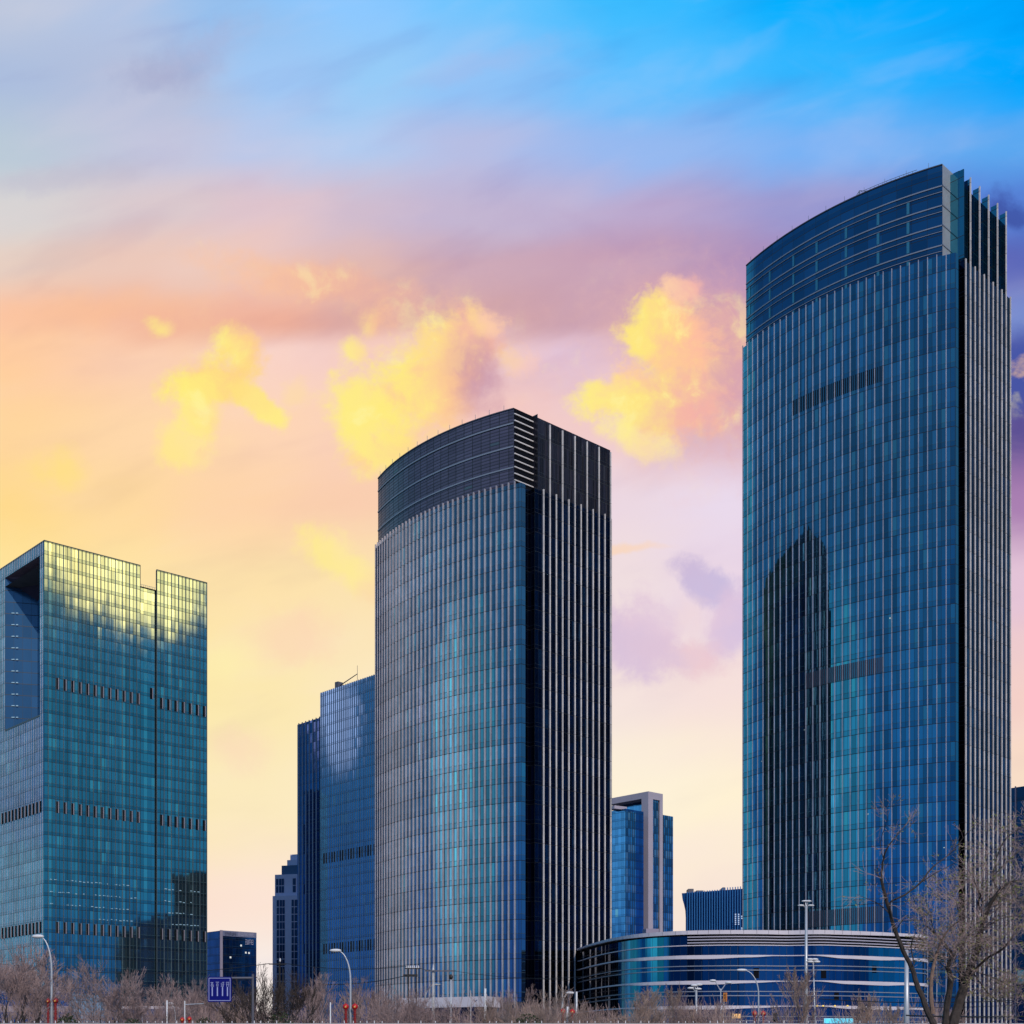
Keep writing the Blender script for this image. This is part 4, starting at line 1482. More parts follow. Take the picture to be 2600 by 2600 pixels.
def tree_thing(name, label, big, fine, mt, mf, group):
    r = thing(name, label, 'tree', (0, 0, 0), group)
    a = big.build('trunk', mt, r)
    b = fine.build('crown', mf, r)
    reg(r, a, b)
    return r


GRP = 'bare trees along the road'
protos = {
    'round': (proto_tree(11, 10, 1.7, 7, 0.85, 7, 0.5, 0.10, 0.17, 0.0115), M_BARK, M_TWIG),
    'round2': (proto_tree(23, 10, 2.1, 6, 0.75, 7, 0.52, 0.12, 0.18, 0.0115), M_BARK, M_TWIG),
    'tall': (proto_tree(37, 10, 2.6, 6, 0.5, 7, 0.42, 0.16, 0.15, 0.0115), M_BARK, M_TWIG),
    'dark': (proto_tree(51, 10, 1.4, 8, 0.95, 7, 0.46, 0.10, 0.21, 0.016), M_BARK, M_TWIGD),
    'light': (proto_tree(67, 10, 1.0, 7, 0.6, 7, 0.45, 0.14, 0.10, 0.014), M_BARKB, M_TWIGL),
    'slim': (proto_tree(73, 10, 1.6, 2, 0.6, 6, 0.42, 0.22, 0.12, 0.014, 'leader'), M_BARKB, M_TWIGL),
}
first = {}
trees = [   # column, top row, distance, prototype, widening, label
    (20, 2392, 92, 'tall', 1.0, 'dark stemmed bare tree cut by the left edge of the picture'),
    (70, 2402, 104, 'tall', 1.25, 'tall spreading bare tree just left of the first arched street lamp'),
    (148, 2440, 118, 'round', 1.0, 'bare tree just right of the first arched street lamp'),
    (272, 2450, 112, 'round', 1.28, 'widest round brown bare tree in front of the green glass tower'),
    (392, 2474, 112, 'round2', 1.05, 'round bare tree just right of the widest brown one'),
    (508, 2484, 122, 'tall', 0.95, 'upright bare tree at the left side of the blue lane sign'),
    (470, 2510, 150, 'round2', 0.9, 'small far bare tree below the right edge of the green tower'),
    (612, 2520, 132, 'round2', 1.0, 'bare tree just right of the blue lane sign'),
    (686, 2458, 92, 'dark', 0.85, 'dark near bare tree with bright sky showing through its branches'),
    (800, 2468, 138, 'tall', 0.9, 'thin bare tree close to the left of the second arched lamp'),
    (918, 2478, 130, 'tall', 1.0, 'bare tree just right of the second arched street lamp'),
    (968, 2500, 126, 'round', 1.0, 'bare tree at the left foot of the middle curved tower'),
    (1022, 2515, 122, 'round2', 1.0, 'bare tree directly under the row of insulators'),
    (1062, 2528, 130, 'tall', 1.0, 'small bare tree left of the concrete utility pole'),
    (1128, 2530, 128, 'round', 0.9, 'low bare tree right of the concrete utility pole'),
    (1272, 2522, 118, 'light', 1.0, 'light twigged bare tree with red buds right of the white striped pole'),
    (1320, 2508, 134, 'round2', 0.9, 'bare tree before the dark recess of the middle curved tower'),
    (1402, 2502, 104, 'light', 1.25, 'light twigged leaning tree left of the small hooked lamp'),
    (1482, 2540, 112, 'light', 1.0, 'light twigged low tree right of the small hooked lamp'),
    (1582, 2520, 112, 'light', 1.2, 'light twigged tree at the left end of the white banded building'),
    (1650, 2505, 116, 'slim', 1.2, 'bushy slim tree left of the cluster of mast lights'),
    (1706, 2500, 122, 'slim', 1.0, 'slim tree whose stems reach the second white band'),
    (1790, 2535, 120, 'round', 0.9, 'low bare tree just right of the mast with a light cluster'),
    (2020, 2452, 112, 'slim', 1.15, 'tallest slim bare tree before the white banded building, beside the high mast'),
    (2205, 2520, 104, 'slim', 1.2, 'slim pale tree left of the grey tapered pole'),
    (2262, 2545, 100, 'slim', 1.1, 'short slim tree at the foot of the grey tapered pole'),
]
rnd = random.Random(5)
for (px_, ty, D_, kd, wf, lb) in trees:
    (big, fine), mt, mf = protos[kd]
    X_ = (px_ - 1300) / F * D_
    Hh = EYE + (HZ - ty) / F * D_
    s = Hh / 10.0 * 1.05
    rot = rnd.uniform(0, 6.28)
    if kd not in first:
        t = tree_thing('bare_tree', lb, big, fine, mt, mf, GRP)
        first[kd] = t
        t.location = (X_, D_, 0); t.rotation_euler = (0, 0, rot); t.scale = (s * wf, s * wf, s)
    else:
        copy_thing(first[kd], (X_, D_, 0), rot, (s * wf, s * wf, s), lb)

# undergrowth: a tangle of thin stems nobody could count
ug, ugl = MB(), MB()
rnd = random.Random(17)
for k in range(95):
    px_ = rnd.uniform(-40, 1860) if k < 80 else rnd.uniform(1860, 2420)
    D_ = rnd.uniform(116, 140)
    X_ = (px_ - 1300) / F * D_
    hh = EYE + (HZ - rnd.uniform(2568, 2600)) / F * D_
    for j in range(6):
        a = rnd.uniform(0, 6.28); o_ = rnd.uniform(.15, .75)
        d = Vector((math.cos(a) * math.sin(o_), math.sin(a) * math.sin(o_), math.cos(o_)))
        grow(rnd, ug, ug if k % 3 else ugl, (X_, D_, 0), d, hh * .5, 0.022, 4, 7, 0.5, 0.1, 0.013)
o = ug.build('undergrowth', M_TWIG); o['kind'] = 'stuff'
o = ugl.build('undergrowth', M_TWIGL); o['kind'] = 'stuff'

# evergreen shrubs
def leaf_ball(m, rnd, c, rx, rz, n, s):
    for i in range(n):
        v = rv(rnd, 1)
        if v.length > 1:
            continue
        v = v.normalized() * (v.length ** .4)
        p = Vector((c[0] + v.x * rx, c[1] + v.y * rx, c[2] + v.z * rz))
        a = rv(rnd, 1).normalized() * s; b = a.cross(rv(rnd, 1)).normalized() * s
        m.quad(tuple(p - a), tuple(p + b * .6), tuple(p + a), tuple(p - b * .6))


for (qx, qy, D_, w_, lb) in ((172, 2576, 84, .9, 'dark green shrub right of the red lamp posts at the far left'),
                             (522, 2586, 84, 1.0, 'clipped dark green shrub under the blue lane sign'),
                             (712, 2572, 90, 1.2, 'green shrub among the stems of the dark near tree'),
                             (336, 2588, 84, .9, 'small green shrub at the foot of the round trees'),
                             (1340, 2576, 96, 1.3, 'olive shrub before the recess of the middle tower')):
    X_ = (qx - 1300) / F * D_; hh = EYE + (HZ - qy) / F * D_
    r = thing('evergreen_shrub', lb, 'shrub', (X_, D_, 0), 'evergreen shrubs')
    m = MB(); m.tube([(X_, D_, 0), (X_ + .05, D_, hh * .6)], [.06, .03], 5); m.build('stem', M_BARK, r)
    m = MB(); leaf_ball(m, random.Random(qx), (X_, D_, hh * .58), w_, hh * .44, 1500, .09); m.build('foliage', M_GREEN, r)


# the two near trees at the right
def zc(x, y, D_, dz=0):
    return at(2100 + x * .3106, 2000 + y * .3106, D_ + dz)


def limb(m, rnd, pts, w0, w1, D_, wob=.6, sides=8):
    n = len(pts)
    out = []
    ph = rnd.uniform(0, 6)
    sp = spline([(float(a), float(b)) for a, b in pts], 3)
    k = len(sp)
    P, Rr = [], []
    for i, (x, y) in enumerate(sp):
        t = i / (k - 1)
        q = zc(x, y, D_ + wob * math.sin(ph + t * 4.0) * t)
        P.append((q[0] + rnd.uniform(-.015, .015), q[1], q[2]))
        Rr.append((w0 * (1 - t) + w1 * t) * .3106 / F * D_ / 2 * rnd.uniform(.9, 1.1))
    if P[0][2] < 4.2 and pts[0][1] > 1900:
        P.insert(0, (P[0][0] + (P[0][0] - P[1][0]) * .6, P[0][1], -0.1)); Rr.insert(0, Rr[0] * 1.25)
    m.tube(P, Rr, sides)
    return P, Rr


def twigs(rnd, fine, buds, P, Rr, dens, L, maxlev, start=.2, up=.12, budp=.5):
    for i in range(int(len(P) * start), len(P)):
        a = Vector(P[i]); d0 = (Vector(P[min(i + 1, len(P) - 1)]) - Vector(P[i - 1])).normalized()
        for k in range(dens):
            v = rv(rnd, 1).normalized()
            d = (d0 * .4 + v * .9 + Vector((0, 0, up))).normalized()
            n0 = len(fine.v)
            grow(rnd, fine, fine, tuple(a), d, L * rnd.uniform(.6, 1.2), max(.008, Rr[i] * .3), 3, maxlev, .62, .04, .0045, .3)
            for j in range(n0, len(fine.v), 5):
                if rnd.random() < budp * .14:
                    c = Vector(fine.v[j]); s = rnd.uniform(.03, .06)
                    q1 = rv(rnd, 1).normalized() * s; q2 = q1.cross(rv(rnd, 1)).normalized() * s
                    buds.quad(tuple(c - q1), tuple(c + q2 * .5), tuple(c + q1), tuple(c - q2 * .5))


DT = 50.0
rnd = random.Random(91)
r1 = thing('near_tree', 'dark leaning bare tree with long forked limb in front of the tall tower', 'tree', zc(880, 1932, DT)[:2] + (0,))
tr, br, fine, buds = MB(), MB(), MB(), MB()
P, Q_ = limb(tr, rnd, [(875, 1935), (830, 1850), (780, 1720), (735, 1610), (690, 1470), (620, 1330), (560, 1170), (510, 1010), (470, 870), (440, 740)], 54, 22, DT)
twigs(rnd, fine, buds, P[-8:], Q_[-8:], 1, .5, 5, .1)
for pts, w0, w1, ds in (([(440, 740), (450, 660), (462, 580), (490, 500), (560, 400), (620, 330), (680, 262)], 20, 5, 2),
                        ([(440, 742), (410, 705), (388, 668)], 14, 7, 1),
                        ([(462, 590), (442, 500), (440, 430), (470, 330), (492, 255), (522, 150)], 8, 2, 2),
                        ([(510, 975), (522, 932), (640, 872), (760, 780), (860, 652), (980, 560), (1080, 452), (1160, 345)], 20, 5, 2),
                        ([(760, 780), (900, 692), (1000, 640), (1070, 598)], 10, 3, 2),
                        ([(502, 1022), (440, 962), (340, 912), (240, 872)], 11, 2, 2),
                        ([(712, 1445), (688, 1300), (700, 1230), (742, 1160)], 12, 3, 1),
                        ([(560, 1170), (620, 1080), (680, 1020)], 7, 2, 1)):
    P, Q_ = limb(tr, rnd, pts, w0, w1, DT, .8, 6)
    twigs(rnd, fine, buds, P, Q_, 1, .40, 5, .5 if ds > 1 else .8, budp=1.2)
tr.build('trunk', M_BARK, r1)
P, Q_ = limb(br, rnd, [(862, 1850), (850, 1700), (852, 1580), (880, 1420), (930, 1262), (1000, 1150), (1082, 1090)], 40, 9, DT)
br.build('bare_barked_limb', M_BARKB, r1)
twigs(rnd, fine, buds, P, Q_, 2, .6, 6, .5)
fine.build('twigs', M_TWIG, r1)
buds.build('young_leaves', M_BUD, r1)

DT2 = 52.0
r2 = thing('near_tree', 'thick multi-stemmed dark tree with first leaves at the right edge', 'tree', zc(1010, 1932, DT2)[:2] + (0,))
tr, fine, buds = MB(), MB(), MB()
LM = [
    ([(968, 1935), (985, 1760), (1012, 1560), (985, 1470), (1020, 1370), (960, 1280), (880, 1190), (800, 1120)], 62, 10, 4),
    ([(1030, 1935), (1080, 1750), (1130, 1600), (1180, 1450), (1228, 1320), (1252, 1180), (1290, 1050), (1340, 940), (1400, 850), (1500, 770), (1620, 765)], 84, 12, 3),
    ([(1290, 1050), (1240, 960), (1252, 880), (1210, 780), (1190, 680)], 26, 5, 4),
    ([(1400, 850), (1360, 750), (1370, 640), (1405, 520), (1470, 410), (1610, 305)], 20, 5, 4),
    ([(1378, 700), (1480, 600), (1610, 480), (1720, 420)], 12, 4, 4),
    ([(1120, 1592), (1200, 1500), (1300, 1400), (1420, 1330), (1500, 1240), (1560, 1170)], 34, 7, 4),
    ([(1130, 1590), (1070, 1500), (1030, 1400), (1060, 1320)], 18, 6, 4),
    ([(1300, 1450), (1420, 1505), (1520, 1500)], 8, 3, 4),
    ([(1250, 1190), (1150, 1120), (1080, 1020), (1050, 900)], 14, 4, 5),
    ([(1170, 1470), (1290, 1650), (1400, 1740), (1560, 1760)], 12, 4, 5),
    ([(1500, 770), (1560, 900), (1650, 980)], 12, 4, 4),
    ([(1260, 1160), (1400, 1080), (1520, 1050), (1640, 1060)], 12, 4, 4),
    ([(985, 1500), (940, 1440), (870, 1400)], 10, 3, 4),
    ([(880, 1192), (850, 1080), (840, 960)], 8, 3, 5),
    ([(1060, 1330), (1120, 1240), (1180, 1190)], 10, 3, 4),
    ([(1200, 1500), (1380, 1560), (1500, 1620), (1640, 1600)], 10, 3, 5),
    ([(1230, 1320), (1130, 1370), (1060, 1280)], 8, 3, 3),
]
for pts, w0, w1, ds in LM:
    P, Q_ = limb(tr, rnd, pts, w0, w1, DT2, 1.2, 8 if w0 > 30 else 6)
    twigs(rnd, fine, buds, P, Q_, max(1, (ds + 1) // 2), .6, 6, .4 if w0 > 30 else .2, budp=1.6)
tr.build('trunk', M_BARK, r2)
fine.build('twigs', solid('twig_pinkish', (0.40, 0.29, 0.27), 0.9, 0, 0.35, 0.8), r2)
buds.build('young_leaves', M_BUD, r2)

# ------------------------------------------------------------------ street lamps
def arc_lamp(px_, ytop, D_, hx, label, r=.085):
    """pole at column px_, lamp head at column hx"""
    X_ = (px_ - 1300) / F * D_
    zt = EYE + (HZ - ytop) / F * D_
    hxw = (hx - px_) / F * D_
    root = thing('street_lamp', label, 'street lamp', (X_, D_, 0), 'arched street lamps')
    m = MB()
    pts = [(X_, D_, 0), (X_, D_, zt * .5)]
    n = 9
    for i in range(n + 1):
        t = i / n
        e = t ** 1.0
        x = hxw * .92 * (1 - math.cos(t * math.pi / 2)) ** .9
        z = zt * .74 + zt * .25 * math.sin(t * math.pi / 2) ** .9
        pts.append((X_ + x, D_, z))
    rr = [r * 1.2, r] + [r * (.95 - .5 * i / n) for i in range(n + 1)]
    m.tube(pts, rr, 8)
    m.build('pole', M_POLEG, root, True)
    m = MB()
    m.ball((X_ + hxw * 1.12, D_, zt * .995), abs(hxw) * .2 + .28, .2, .15)
    m.build('lamp_head', M_WHITEP, root, True)
    return root


arc_lamp(131, 2376, 100, 100, 'tall arched street lamp before the green glass tower')
arc_lamp(890, 2412, 114, 856, 'tall arched street lamp before the blue tower and left of the middle tower')
arc_lamp(1926, 2462, 142, 1888, 'tall arched street lamp before the white banded building')
arc_lamp(1078, 2498, 172, 1106, 'small arched lamp bent to the right beside the concrete pole', .08)
arc_lamp(1426, 2520, 140, 1445, 'small hooked lamp between two red lanterns, right of the middle tower', .09)
arc_lamp(446, 2548, 130, 432, 'small rusty white lamp bent left under the round trees', .06)


def mast(px_, ytop, D_, name, label, r0, r1, lean=0, mat=M_POLEG, heads=()):
    X_ = (px_ - 1300) / F * D_
    zt = EYE + (HZ - ytop) / F * D_
    root = thing(name, label, 'lamp mast' if heads else 'pole', (X_, D_, 0))
    m = MB(); m.tube([(X_ + lean, D_, 0), (X_, D_, zt)], [r0, r1], 8); m.build('pole', mat, root, True)
    for (dx, dy) in heads:
        wx, wz = dx / F * D_, -dy / F * D_
        m = MB()
        m.tube([(X_, D_, zt - .3), (X_ + wx * .7, D_ + .1, zt + wz - .05)], [.06, .05], 5)
        hh = MB()
        hh.ball((X_ + wx, D_, zt + wz), .42 * D_ / 160, .3, .16)
        a = m.build('arm', mat, root)
        hh.build('lamp_head', M_WHITEP, root, True)
    return root


mast(2047, 2300, 218, 'high_mast', 'tall white mast with four lamp heads before the tall tower', .34, .2, 0, M_POLEG, ((-13, -1), (12, -1), (-3, -12), (5, -12)))
mast(2065, 2440, 160, 'lamp_mast', 'thin leaning mast with four small lamp heads right of the high mast', .11, .07, .35, M_POLEG, ((-8, -4), (4, -4), (-8, 2), (9, 2)))
mast(1768, 2512, 180, 'lamp_mast', 'white mast with a cluster of floodlights before the white banded building', .17, .13, 0, M_POLEG, ((-14, -3), (-5, -10), (7, -12), (5, -1)))
mast(1830, 2510, 165, 'twin_lamp', 'thin lamp post with two spread arms left of the orange signal', .08, .06, 0, M_POLEG, ((-20, -20), (20, -15)))
mast(1232, 2510, 150, 'white_mast', 'pale banded mast with small camera ball right of the entrance canopy', .16, .13, 0, M_WHITEP)
mast(1195, 2515, 170, 'thin_post', 'thin grey post before the entrance canopy', .09, .06, 0, M_CONC)
mast(1464, 2518, 140, 'white_mast', 'short white mast just right of the hooked lamp', .11, .09, 0, M_WHITEP)
mast(1441, 2556, 110, 'white_post', 'stubby white post between two red lanterns', .08, .08, 0, M_WHITEP)
mast(839, 2545, 110, 'camera_post', 'thin pale post left of the second arched lamp', .05, .05, 0, M_WHITEP)
mast(424, 2540, 110, 'rusty_post', 'white and rust banded post with top bar under the round trees', .07, .06, 0, M_WHITEP)
mast(2302, 2412, 90, 'tapered_pole', 'thick grey tapered pole behind the leaning near tree', .24, .12, 0, M_POLEG)
mast(361, 2566, 120, 'thin_post', 'short thin blue grey post before the glass pavilion', .04, .04, 0, M_POLEG)

# pole with a sign arm, left of the lane sign
X_ = (469 - 1300) / F * 105
root = thing('arm_pole', 'white pole with a thin arm reaching right towards the lane sign', 'pole', (X_, 105, 0))
zt = EYE + (HZ - 2541) / F * 105
m = MB(); m.tube([(X_, 105, 0), (X_, 105, zt)], [.06, .05], 6); m.build('pole', M_WHITEP, root)
m = MB(); m.tube([(X_, 105, zt - .3), (X_ + 1.5, 105, zt - .22)], [.04, .03], 5); m.build('arm', M_POLEG, root)

# lane sign on its arm
DS = 84.0
a = at(527, 2480, DS); b = at(588, 2544, DS)
root = thing('lane_sign', 'square blue lane sign with four white arrows on a side arm', 'road sign', ((640 - 1300) / F * DS, DS, 0))
def rrect(m, x0, z0, x1, z1, y, r):
    pts = []
    for cx, cz, a0 in ((x1 - r, z1 - r, 0), (x0 + r, z1 - r, 90), (x0 + r, z0 + r, 180), (x1 - r, z0 + r, 270)):
        for k in range(5):
            an = R(a0 + k * 22.5)
            pts.append((cx + r * math.cos(an), y, cz + r * math.sin(an)))
    return pts


M_SBLUE = solid('sign_blue', (0.0, 0.003, 0.17), 0.5, spec=0.2)
M_SWHITE = solid('sign_white', (0.36, 0.40, 0.70), 0.5)
def plate(m, pts, y0, y1):
    f = [(p[0], y0, p[2]) for p in pts][::-1]
    k = [(p[0], y1, p[2]) for p in pts]
    m.poly(f); m.poly(k)
    n = len(pts)
    for i in range(n):
        p, q = pts[i], pts[(i + 1) % n]
        m.quad((p[0], y0, p[2]), (q[0], y0, q[2]), (q[0], y1, q[2]), (p[0], y1, p[2]))


m = MB(); plate(m, rrect(m, a[0], b[2], b[0], a[2], DS, .08), DS, DS + .06); m.build('sign_board', M_SBLUE, root)
m = MB()
e = .07; t = .035
x0, x1, z0, z1 = a[0] + e, b[0] - e, b[2] + e, a[2] - e
for (u0, v0, u1, v1) in ((x0, z1 - t, x1, z1), (x0, z0, x1, z0 + t), (x0, z0 + t, x0 + t, z1 - t), (x1 - t, z0 + t, x1, z1 - t)):
    m.quad((u0, DS - .006, v0), (u1, DS - .006, v0), (u1, DS - .006, v1), (u0, DS - .006, v1))
m.build('border', M_SWHITE, root)
rnd = random.Random(3)
for k, cx in enumerate((539, 552, 565, 577.5)):
    c = at(cx, 2507, DS)
    m = MB()
    zb_ = at(cx, 2529, DS)[2]; zt_ = at(cx, 2506, DS)[2]
    m.quad((c[0] - .035, DS - .006, zb_), (c[0] + .035, DS - .006, zb_), (c[0] + .035, DS - .006, zt_), (c[0] - .035, DS - .006, zt_))
    hw, hz = .1, .15
    zc_ = at(cx, 2499, DS)[2]
    strokes = {0: [(-1, .55, .6, .8), (-.6, -.2, -.3, .9), (-1, -.5, 1, -.25), (.1, -1, .4, .5), (-.8, -1, 1, -.8)],
               1: [(-1, .7, 1, .95), (-.7, .1, .7, .3), (-.7, -.4, .7, -.2), (-.7, -.9, .7, -.7), (-.7, -.9, -.45, .3), (.45, -.9, .7, .3)],
               2: [(-.1, .6, 1, .9), (-1, 0, -.5, .2), (-.2, -.1, 1, .15), (.3, -.6, .6, .9), (-1, -.9, .8, -.65), (-.8, -.5, -.55, .6)],
               3: [(-.9, .5, -.1, .75), (-.6, -1, -.3, 1), (.1, .6, 1, .85), (.5, -1, .75, 1), (-.9, -.2, .0, .05), (.2, -.2, 1, .05)]}[k]
    for (u0, v0, u1, v1) in strokes:
        m.quad((c[0] + u0 * hw, DS - .008, zc_ + v0 * hz), (c[0] + u1 * hw, DS - .008, zc_ + v0 * hz), (c[0] + u1 * hw, DS - .008, zc_ + v1 * hz), (c[0] + u0 * hw, DS - .008, zc_ + v1 * hz))
    m.build('lane_mark', M_SWHITE, root)
m = MB()
pl = at(642, 2478, DS + .3)
arm = at(588, 2484, DS + .2)
m.tube([(pl[0], DS + .3, 0), (pl[0], DS + .3, pl[2] + .1)], [.09, .07], 8)
m.build('post', M_LOUV, root)
m = MB()
m.tube([(a[0] + .3, DS + .14, arm[2]), (pl[0], DS + .3, arm[2] + .02)], [.07, .08], 8)
m.build('arm', M_LOUV, root)

# red lanterns
def lantern(px_, py, D_, rpx, label, bottom=2600, post=True, dark=False):
    c = at(px_, py, D_)
    r = rpx / F * D_
    mat = M_REDP if dark else M_RED
    root = thing('red_lantern', label, 'lantern', (c[0], c[1], c[2]), 'red round lanterns on posts')
    m = MB(); m.ball(c, r, r * .8, r * .95, 14, 10); m.build('lantern_ball', mat, root, True)
    m = MB(); m.tube([(c[0], c[1], c[2] + r * .85), (c[0], c[1], c[2] + r * 1.25)], [r * .28, r * .2], 8); m.build('cap', M_REDP, root)
    m = MB()
    m.ball((c[0], c[1] - r * .74, c[2] - r * .1), r * .3, r * .12, r * .3, 8, 6); m.build('gold_mark', M_GOLD, root)
    zb = max(0, c[2] - 2.8)
    m = MB()
    z = c[2] - r * .9
    k = 0
    while z > zb:
        w = r * (.42 if k % 2 else .52)
        m.tube([(c[0], c[1], z), (c[0], c[1], z - .16)], [w, w * .92], 8)
        z -= .17
        k += 1
    m.build('tassel_column', M_REDP, root)
    return root


lantern(122, 2542, 99.5, 6.5, 'dark red lantern on the left of the first arched lamp pole', dark=True)
lantern(141, 2541, 99.5, 7.5, 'dark red lantern on the right of the first arched lamp pole', dark=True)
lantern(463, 2589, 104.5, 6, 'low red lantern on the left of the arm pole')
lantern(481, 2587, 104.5, 6, 'low red lantern on the right of the arm pole')
lantern(878, 2556, 113.5, 8, 'red lantern on the left of the second arched lamp pole')
lantern(901, 2556, 113.5, 8, 'red lantern on the right of the second arched lamp pole')
lantern(1429, 2568, 109, 7, 'red lantern left of the stubby white post')
lantern(1453, 2569, 109, 7, 'red lantern right of the stubby white post')
lantern(1916, 2573, 141.5, 7, 'red lantern on the left of the third arched lamp pole')
lantern(1938, 2573, 141.5, 7, 'red lantern on the right of the third arched lamp pole')

# signals
c = at(1841, 2532, 150)
px0 = (1838 - 1300) / F * 150
root = thing('traffic_signal', 'orange traffic signal on a thin pole before the white banded building', 'traffic light', (px0, 150, 0))
m = MB(); m.tube([(px0, 150.2, 0), (px0, 150.2, c[2])], [.06, .05], 6); m.build('pole', M_WHITEP, root)
m = MB(); m.box(c, .42, .3, 1.0); m.build('signal_box', solid('signal_orange', (.55, .2, .03), .5), root)
for dz in (.3, 0, -.3):
    m = MB(); m.tube([(c[0], c[1] - .15, c[2] + dz), (c[0], c[1] - .26, c[2] + dz)], [.12, .12], 10); m.build('signal_lens', solid('lens_amber', (.3, .1, .02), .3), root)
c = at(1968, 2583, 120)
root = thing('traffic_signal', 'black signal box on a short post right of the third arched lamp', 'traffic light', (c[0], 120, 0))
m = MB(); m.tube([(c[0] - .12, 120.1, 0), (c[0] - .12, 120.1, c[2])], [.05, .05], 6); m.build('pole', M_POLEG, root)
m = MB(); m.box(c, .3, .25, .8); m.build('signal_box', M_BLACK, root)
for dz in (.25, 0, -.25):
    m = MB(); m.tube([(c[0], c[1] - .125, c[2] + dz), (c[0], c[1] - .2, c[2] + dz)], [.09, .09], 8); m.build('signal_lens', M_DARK, root)

# display board
a = at(2093, 2586, 130); b = at(2166, 2602, 130)
root = thing('display_board', 'long bright cyan display board low before the white banded building', 'screen', ((a[0] + b[0]) / 2, 130, 0))
m = MB(); m.box(((a[0] + b[0]) / 2, 130.1, a[2] - 1.0), b[0] - a[0] + .1, .18, 2.1); m.build('casing', M_POLEG, root)
m = MB(); m.quad((a[0], 130, a[2] - 2), (b[0], 130, a[2] - 2), (b[0], 130, a[2]), (a[0], 130, a[2])); m.build('screen', emit('cyan_screen', (.08, .55, .75), .9), root)
m = MB()
for t in (.15, .85):
    x = a[0] + (b[0] - a[0]) * t
    m.tube([(x, 130.1, 0), (x, 130.1, a[2] - 2.0)], [.08, .08], 6)
m.build('legs', M_POLEG, root)

# warm lit shop strip at the foot of the banded building
root = bpy.data.objects['podium_building']
m = MB()
for k in range(5):
    a = at(1859 + k * 4.4, 2583, 253.0)
    m.wall((a[0], a[1]), (a[0] + .24, a[1]), a[2] - .2, a[2] + .65)
m.build('warm_sign_strip', emit('warm_strip', (.75, .42, .14), .8), root)
m = MB()
for qx in (2075, 2090, 2120, 2152):
    a = at(qx, 2554, 253.2)
    m.ball((a[0], a[1], a[2]), .22, .15, .16, 6, 4)
m.build('yellow_lamps', emit('yellow_lamp', (.8, .55, .1), .8), root)

# ------------------------------------------------------------------ utility poles and wires
DU = 170.0
X_ = (1100 - 1300) / F * DU
zt = EYE + (HZ - 2462) / F * DU
root = thing('utility_pole', 'pale concrete utility pole with long crossarm before the middle tower', 'utility pole', (X_, DU, 0))
m = MB(); m.tube([(X_, DU, 0), (X_, DU, zt)], [.24, .16], 8); m.build('pole', M_CONC, root, True)
m = MB(); m.tube([(X_, DU, zt), (X_, DU, zt + .7)], [.12, .02], 6); m.build('pole_tip', M_WHITEP, root)
ca = EYE + (HZ - 2465.5) / F * DU
m = MB(); m.box(((1116 - 1300) / F * DU, DU - .25, ca), 3.6, .12, .16); m.build('crossarm', M_LOUV, root)
m = MB(); m.tube([(X_, DU - .22, 3.0), (X_, DU - .22, 4.6)], [.26, .26], 8); m.build('red_wrap', M_REDP, root)
X2 = (1145 - 1300) / F * DU
root = thing('utility_pole', 'thinner grey utility pole with dark fitting at its top, right of the concrete one', 'utility pole', (X2, DU, 0))
m = MB(); m.tube([(X2, DU, 0), (X2, DU, ca - .6)], [.14, .1], 8); m.build('pole', M_POLEG, root, True)
m = MB(); m.ball((X2, DU, ca - .75), .25, .25, .35); m.build('fitting', M_BLACK, root)
m = MB(); m.box((X2, DU - .2, ca), 1.3, .1, .1); m.build('crossarm', M_BLACK, root)

xa, xb = (1033 - 1300) / F * DU, (1063 - 1300) / F * DU
root = thing('insulator_frame', 'dark two-legged frame with a row of insulators before the middle tower', 'utility pole', ((xa + xb) / 2, DU, 0))
zi = EYE + (HZ - 2459) / F * DU
zj = EYE + (HZ - 2477) / F * DU
for x in (xa + .2, xb - .3):
    m = MB(); m.tube([(x, DU, 0), (x, DU, zi)], [.09, .08], 6); m.build('leg', M_BLACK, root)
m = MB(); m.box(((xa + xb) / 2, DU - .12, zi), xb - xa + .5, .12, .12); m.build('crossarm', M_BLACK, root)
m = MB(); m.box(((xa + xb) / 2 - .3, DU - .12, zj), xb - xa + .3, .2, .3); m.build('crossarm', M_BLACK, root)
for k in range(7):
    x = xa + (xb - xa) * k / 6
    m = MB(); m.tube([(x, DU - .12, zi + .06), (x, DU - .12, zi + .36)], [.09, .05], 6); m.build('insulator', M_WHITEP, root)

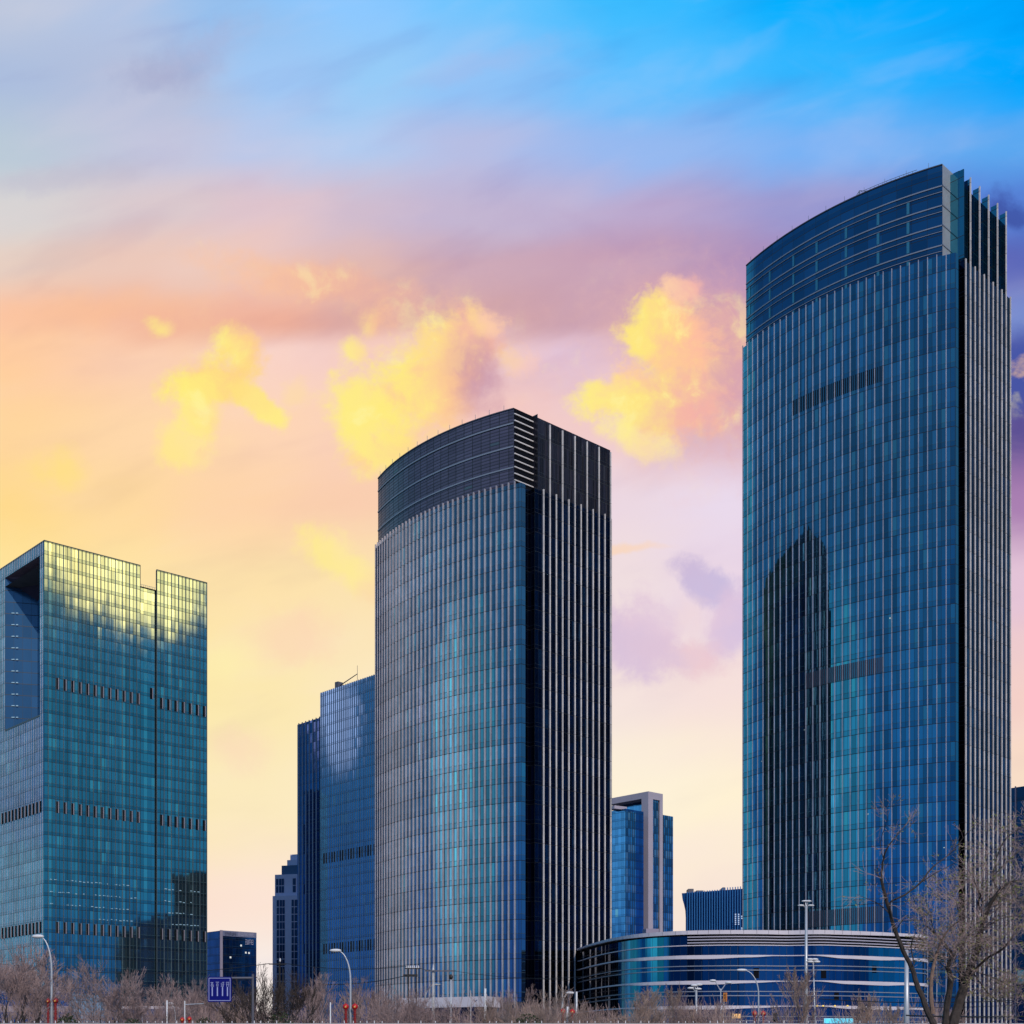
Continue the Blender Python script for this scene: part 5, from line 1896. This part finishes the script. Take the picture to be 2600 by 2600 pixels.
DW = 150.0
xp = (710 - 1300) / F * DW
zp = EYE + (HZ - 2448) / F * DW
root = thing('utility_pole', 'dark utility pole with T crossarm rising out of the dark near tree', 'utility pole', (xp, DW, 0))
m = MB(); m.tube([(xp, DW, 0), (xp, DW, zp + .3)], [.14, .1], 8); m.build('pole', M_BLACK, root)
m = MB(); m.tube([(xp + .36, DW, 0), (xp + .36, DW, zp - .5)], [.08, .08], 6); m.build('strut', M_BLACK, root)
m = MB(); m.box((xp - .2, DW - .15, zp), 1.9, .1, .12); m.build('crossarm', M_BLACK, root)
m = MB(); m.tube([(xp + .05, DW, zp + .3), (xp + .05, DW, zp + .65)], [.1, .06], 6); m.build('insulator', M_WHITEP, root)


def wire(p, q, sag, r, label):
    m = MB()
    n = 14
    pts = []
    for i in range(n + 1):
        t = i / n
        pts.append((p[0] + (q[0] - p[0]) * t, p[1] + (q[1] - p[1]) * t, p[2] + (q[2] - p[2]) * t - sag * 4 * t * (1 - t)))
    m.tube(pts, [r] * (n + 1), 4)
    o = m.build('overhead_wire', M_BLACK)
    tag(o, label, 'wire', 'overhead wires')


wire(at(-60, 2438, 140), (xp - 1.1, DW - .15, zp + .06), 1.2, .035, 'black wire from the left edge to the dark T-shaped utility pole')
wire((xp + .7, DW - .15, zp + .06), (xa, DU - .12, zi + .3), .5, .035, 'black wire between the T-shaped pole and the insulator frame')
wire(at(820, 2500, 150), (xa, DU - .2, zj), .3, .05, 'thick lower wire rising to the insulator frame from the left')
wire((xb, DU - .12, zi + .1), ((1093 - 1300) / F * DU, DU - .25, ca + .1), .1, .035, 'short wire from the insulator frame to the concrete pole')
wire(((1152 - 1300) / F * DU, DU - .25, ca), at(1500, 2478, 190), .6, .025, 'thin wire leaving the grey utility pole to the right')
wire(at(2080, 2536, 92), at(2740, 2528, 88), .35, .028, 'black wire passing behind the near trees, higher one')
wire(at(2300, 2558, 92), at(2740, 2540, 88), .15, .02, 'thin black wire behind the near trees, middle one')
wire(at(2300, 2578, 80), at(2740, 2577, 80), .1, .04, 'black wire low behind the near trees')

# ------------------------------------------------------------------ barrier along the near road
DB = 59.0
zt = EYE + (HZ - 2598.2) / F * DB
root = thing('road_barrier', 'pale barrier with short white pickets along the lower edge', 'barrier', (0, DB, 0))
m = MB(); m.box((0, DB, zt / 2), 130, .2, zt); m.build('wall', solid('barrier_grey', (.5, .46, .48), .7, 0, .1, 1), root)
m = MB()
rnd = random.Random(12)
for k in range(-66, 66):
    if rnd.random() < .7:
        x = k * .33 + rnd.uniform(-.05, .05)
        m.box((x - 1, DB, zt + .06), .03, .03, rnd.uniform(.05, .12))
o = m.build('pickets', M_WHITEP, root)
o['kind'] = 'stuff'
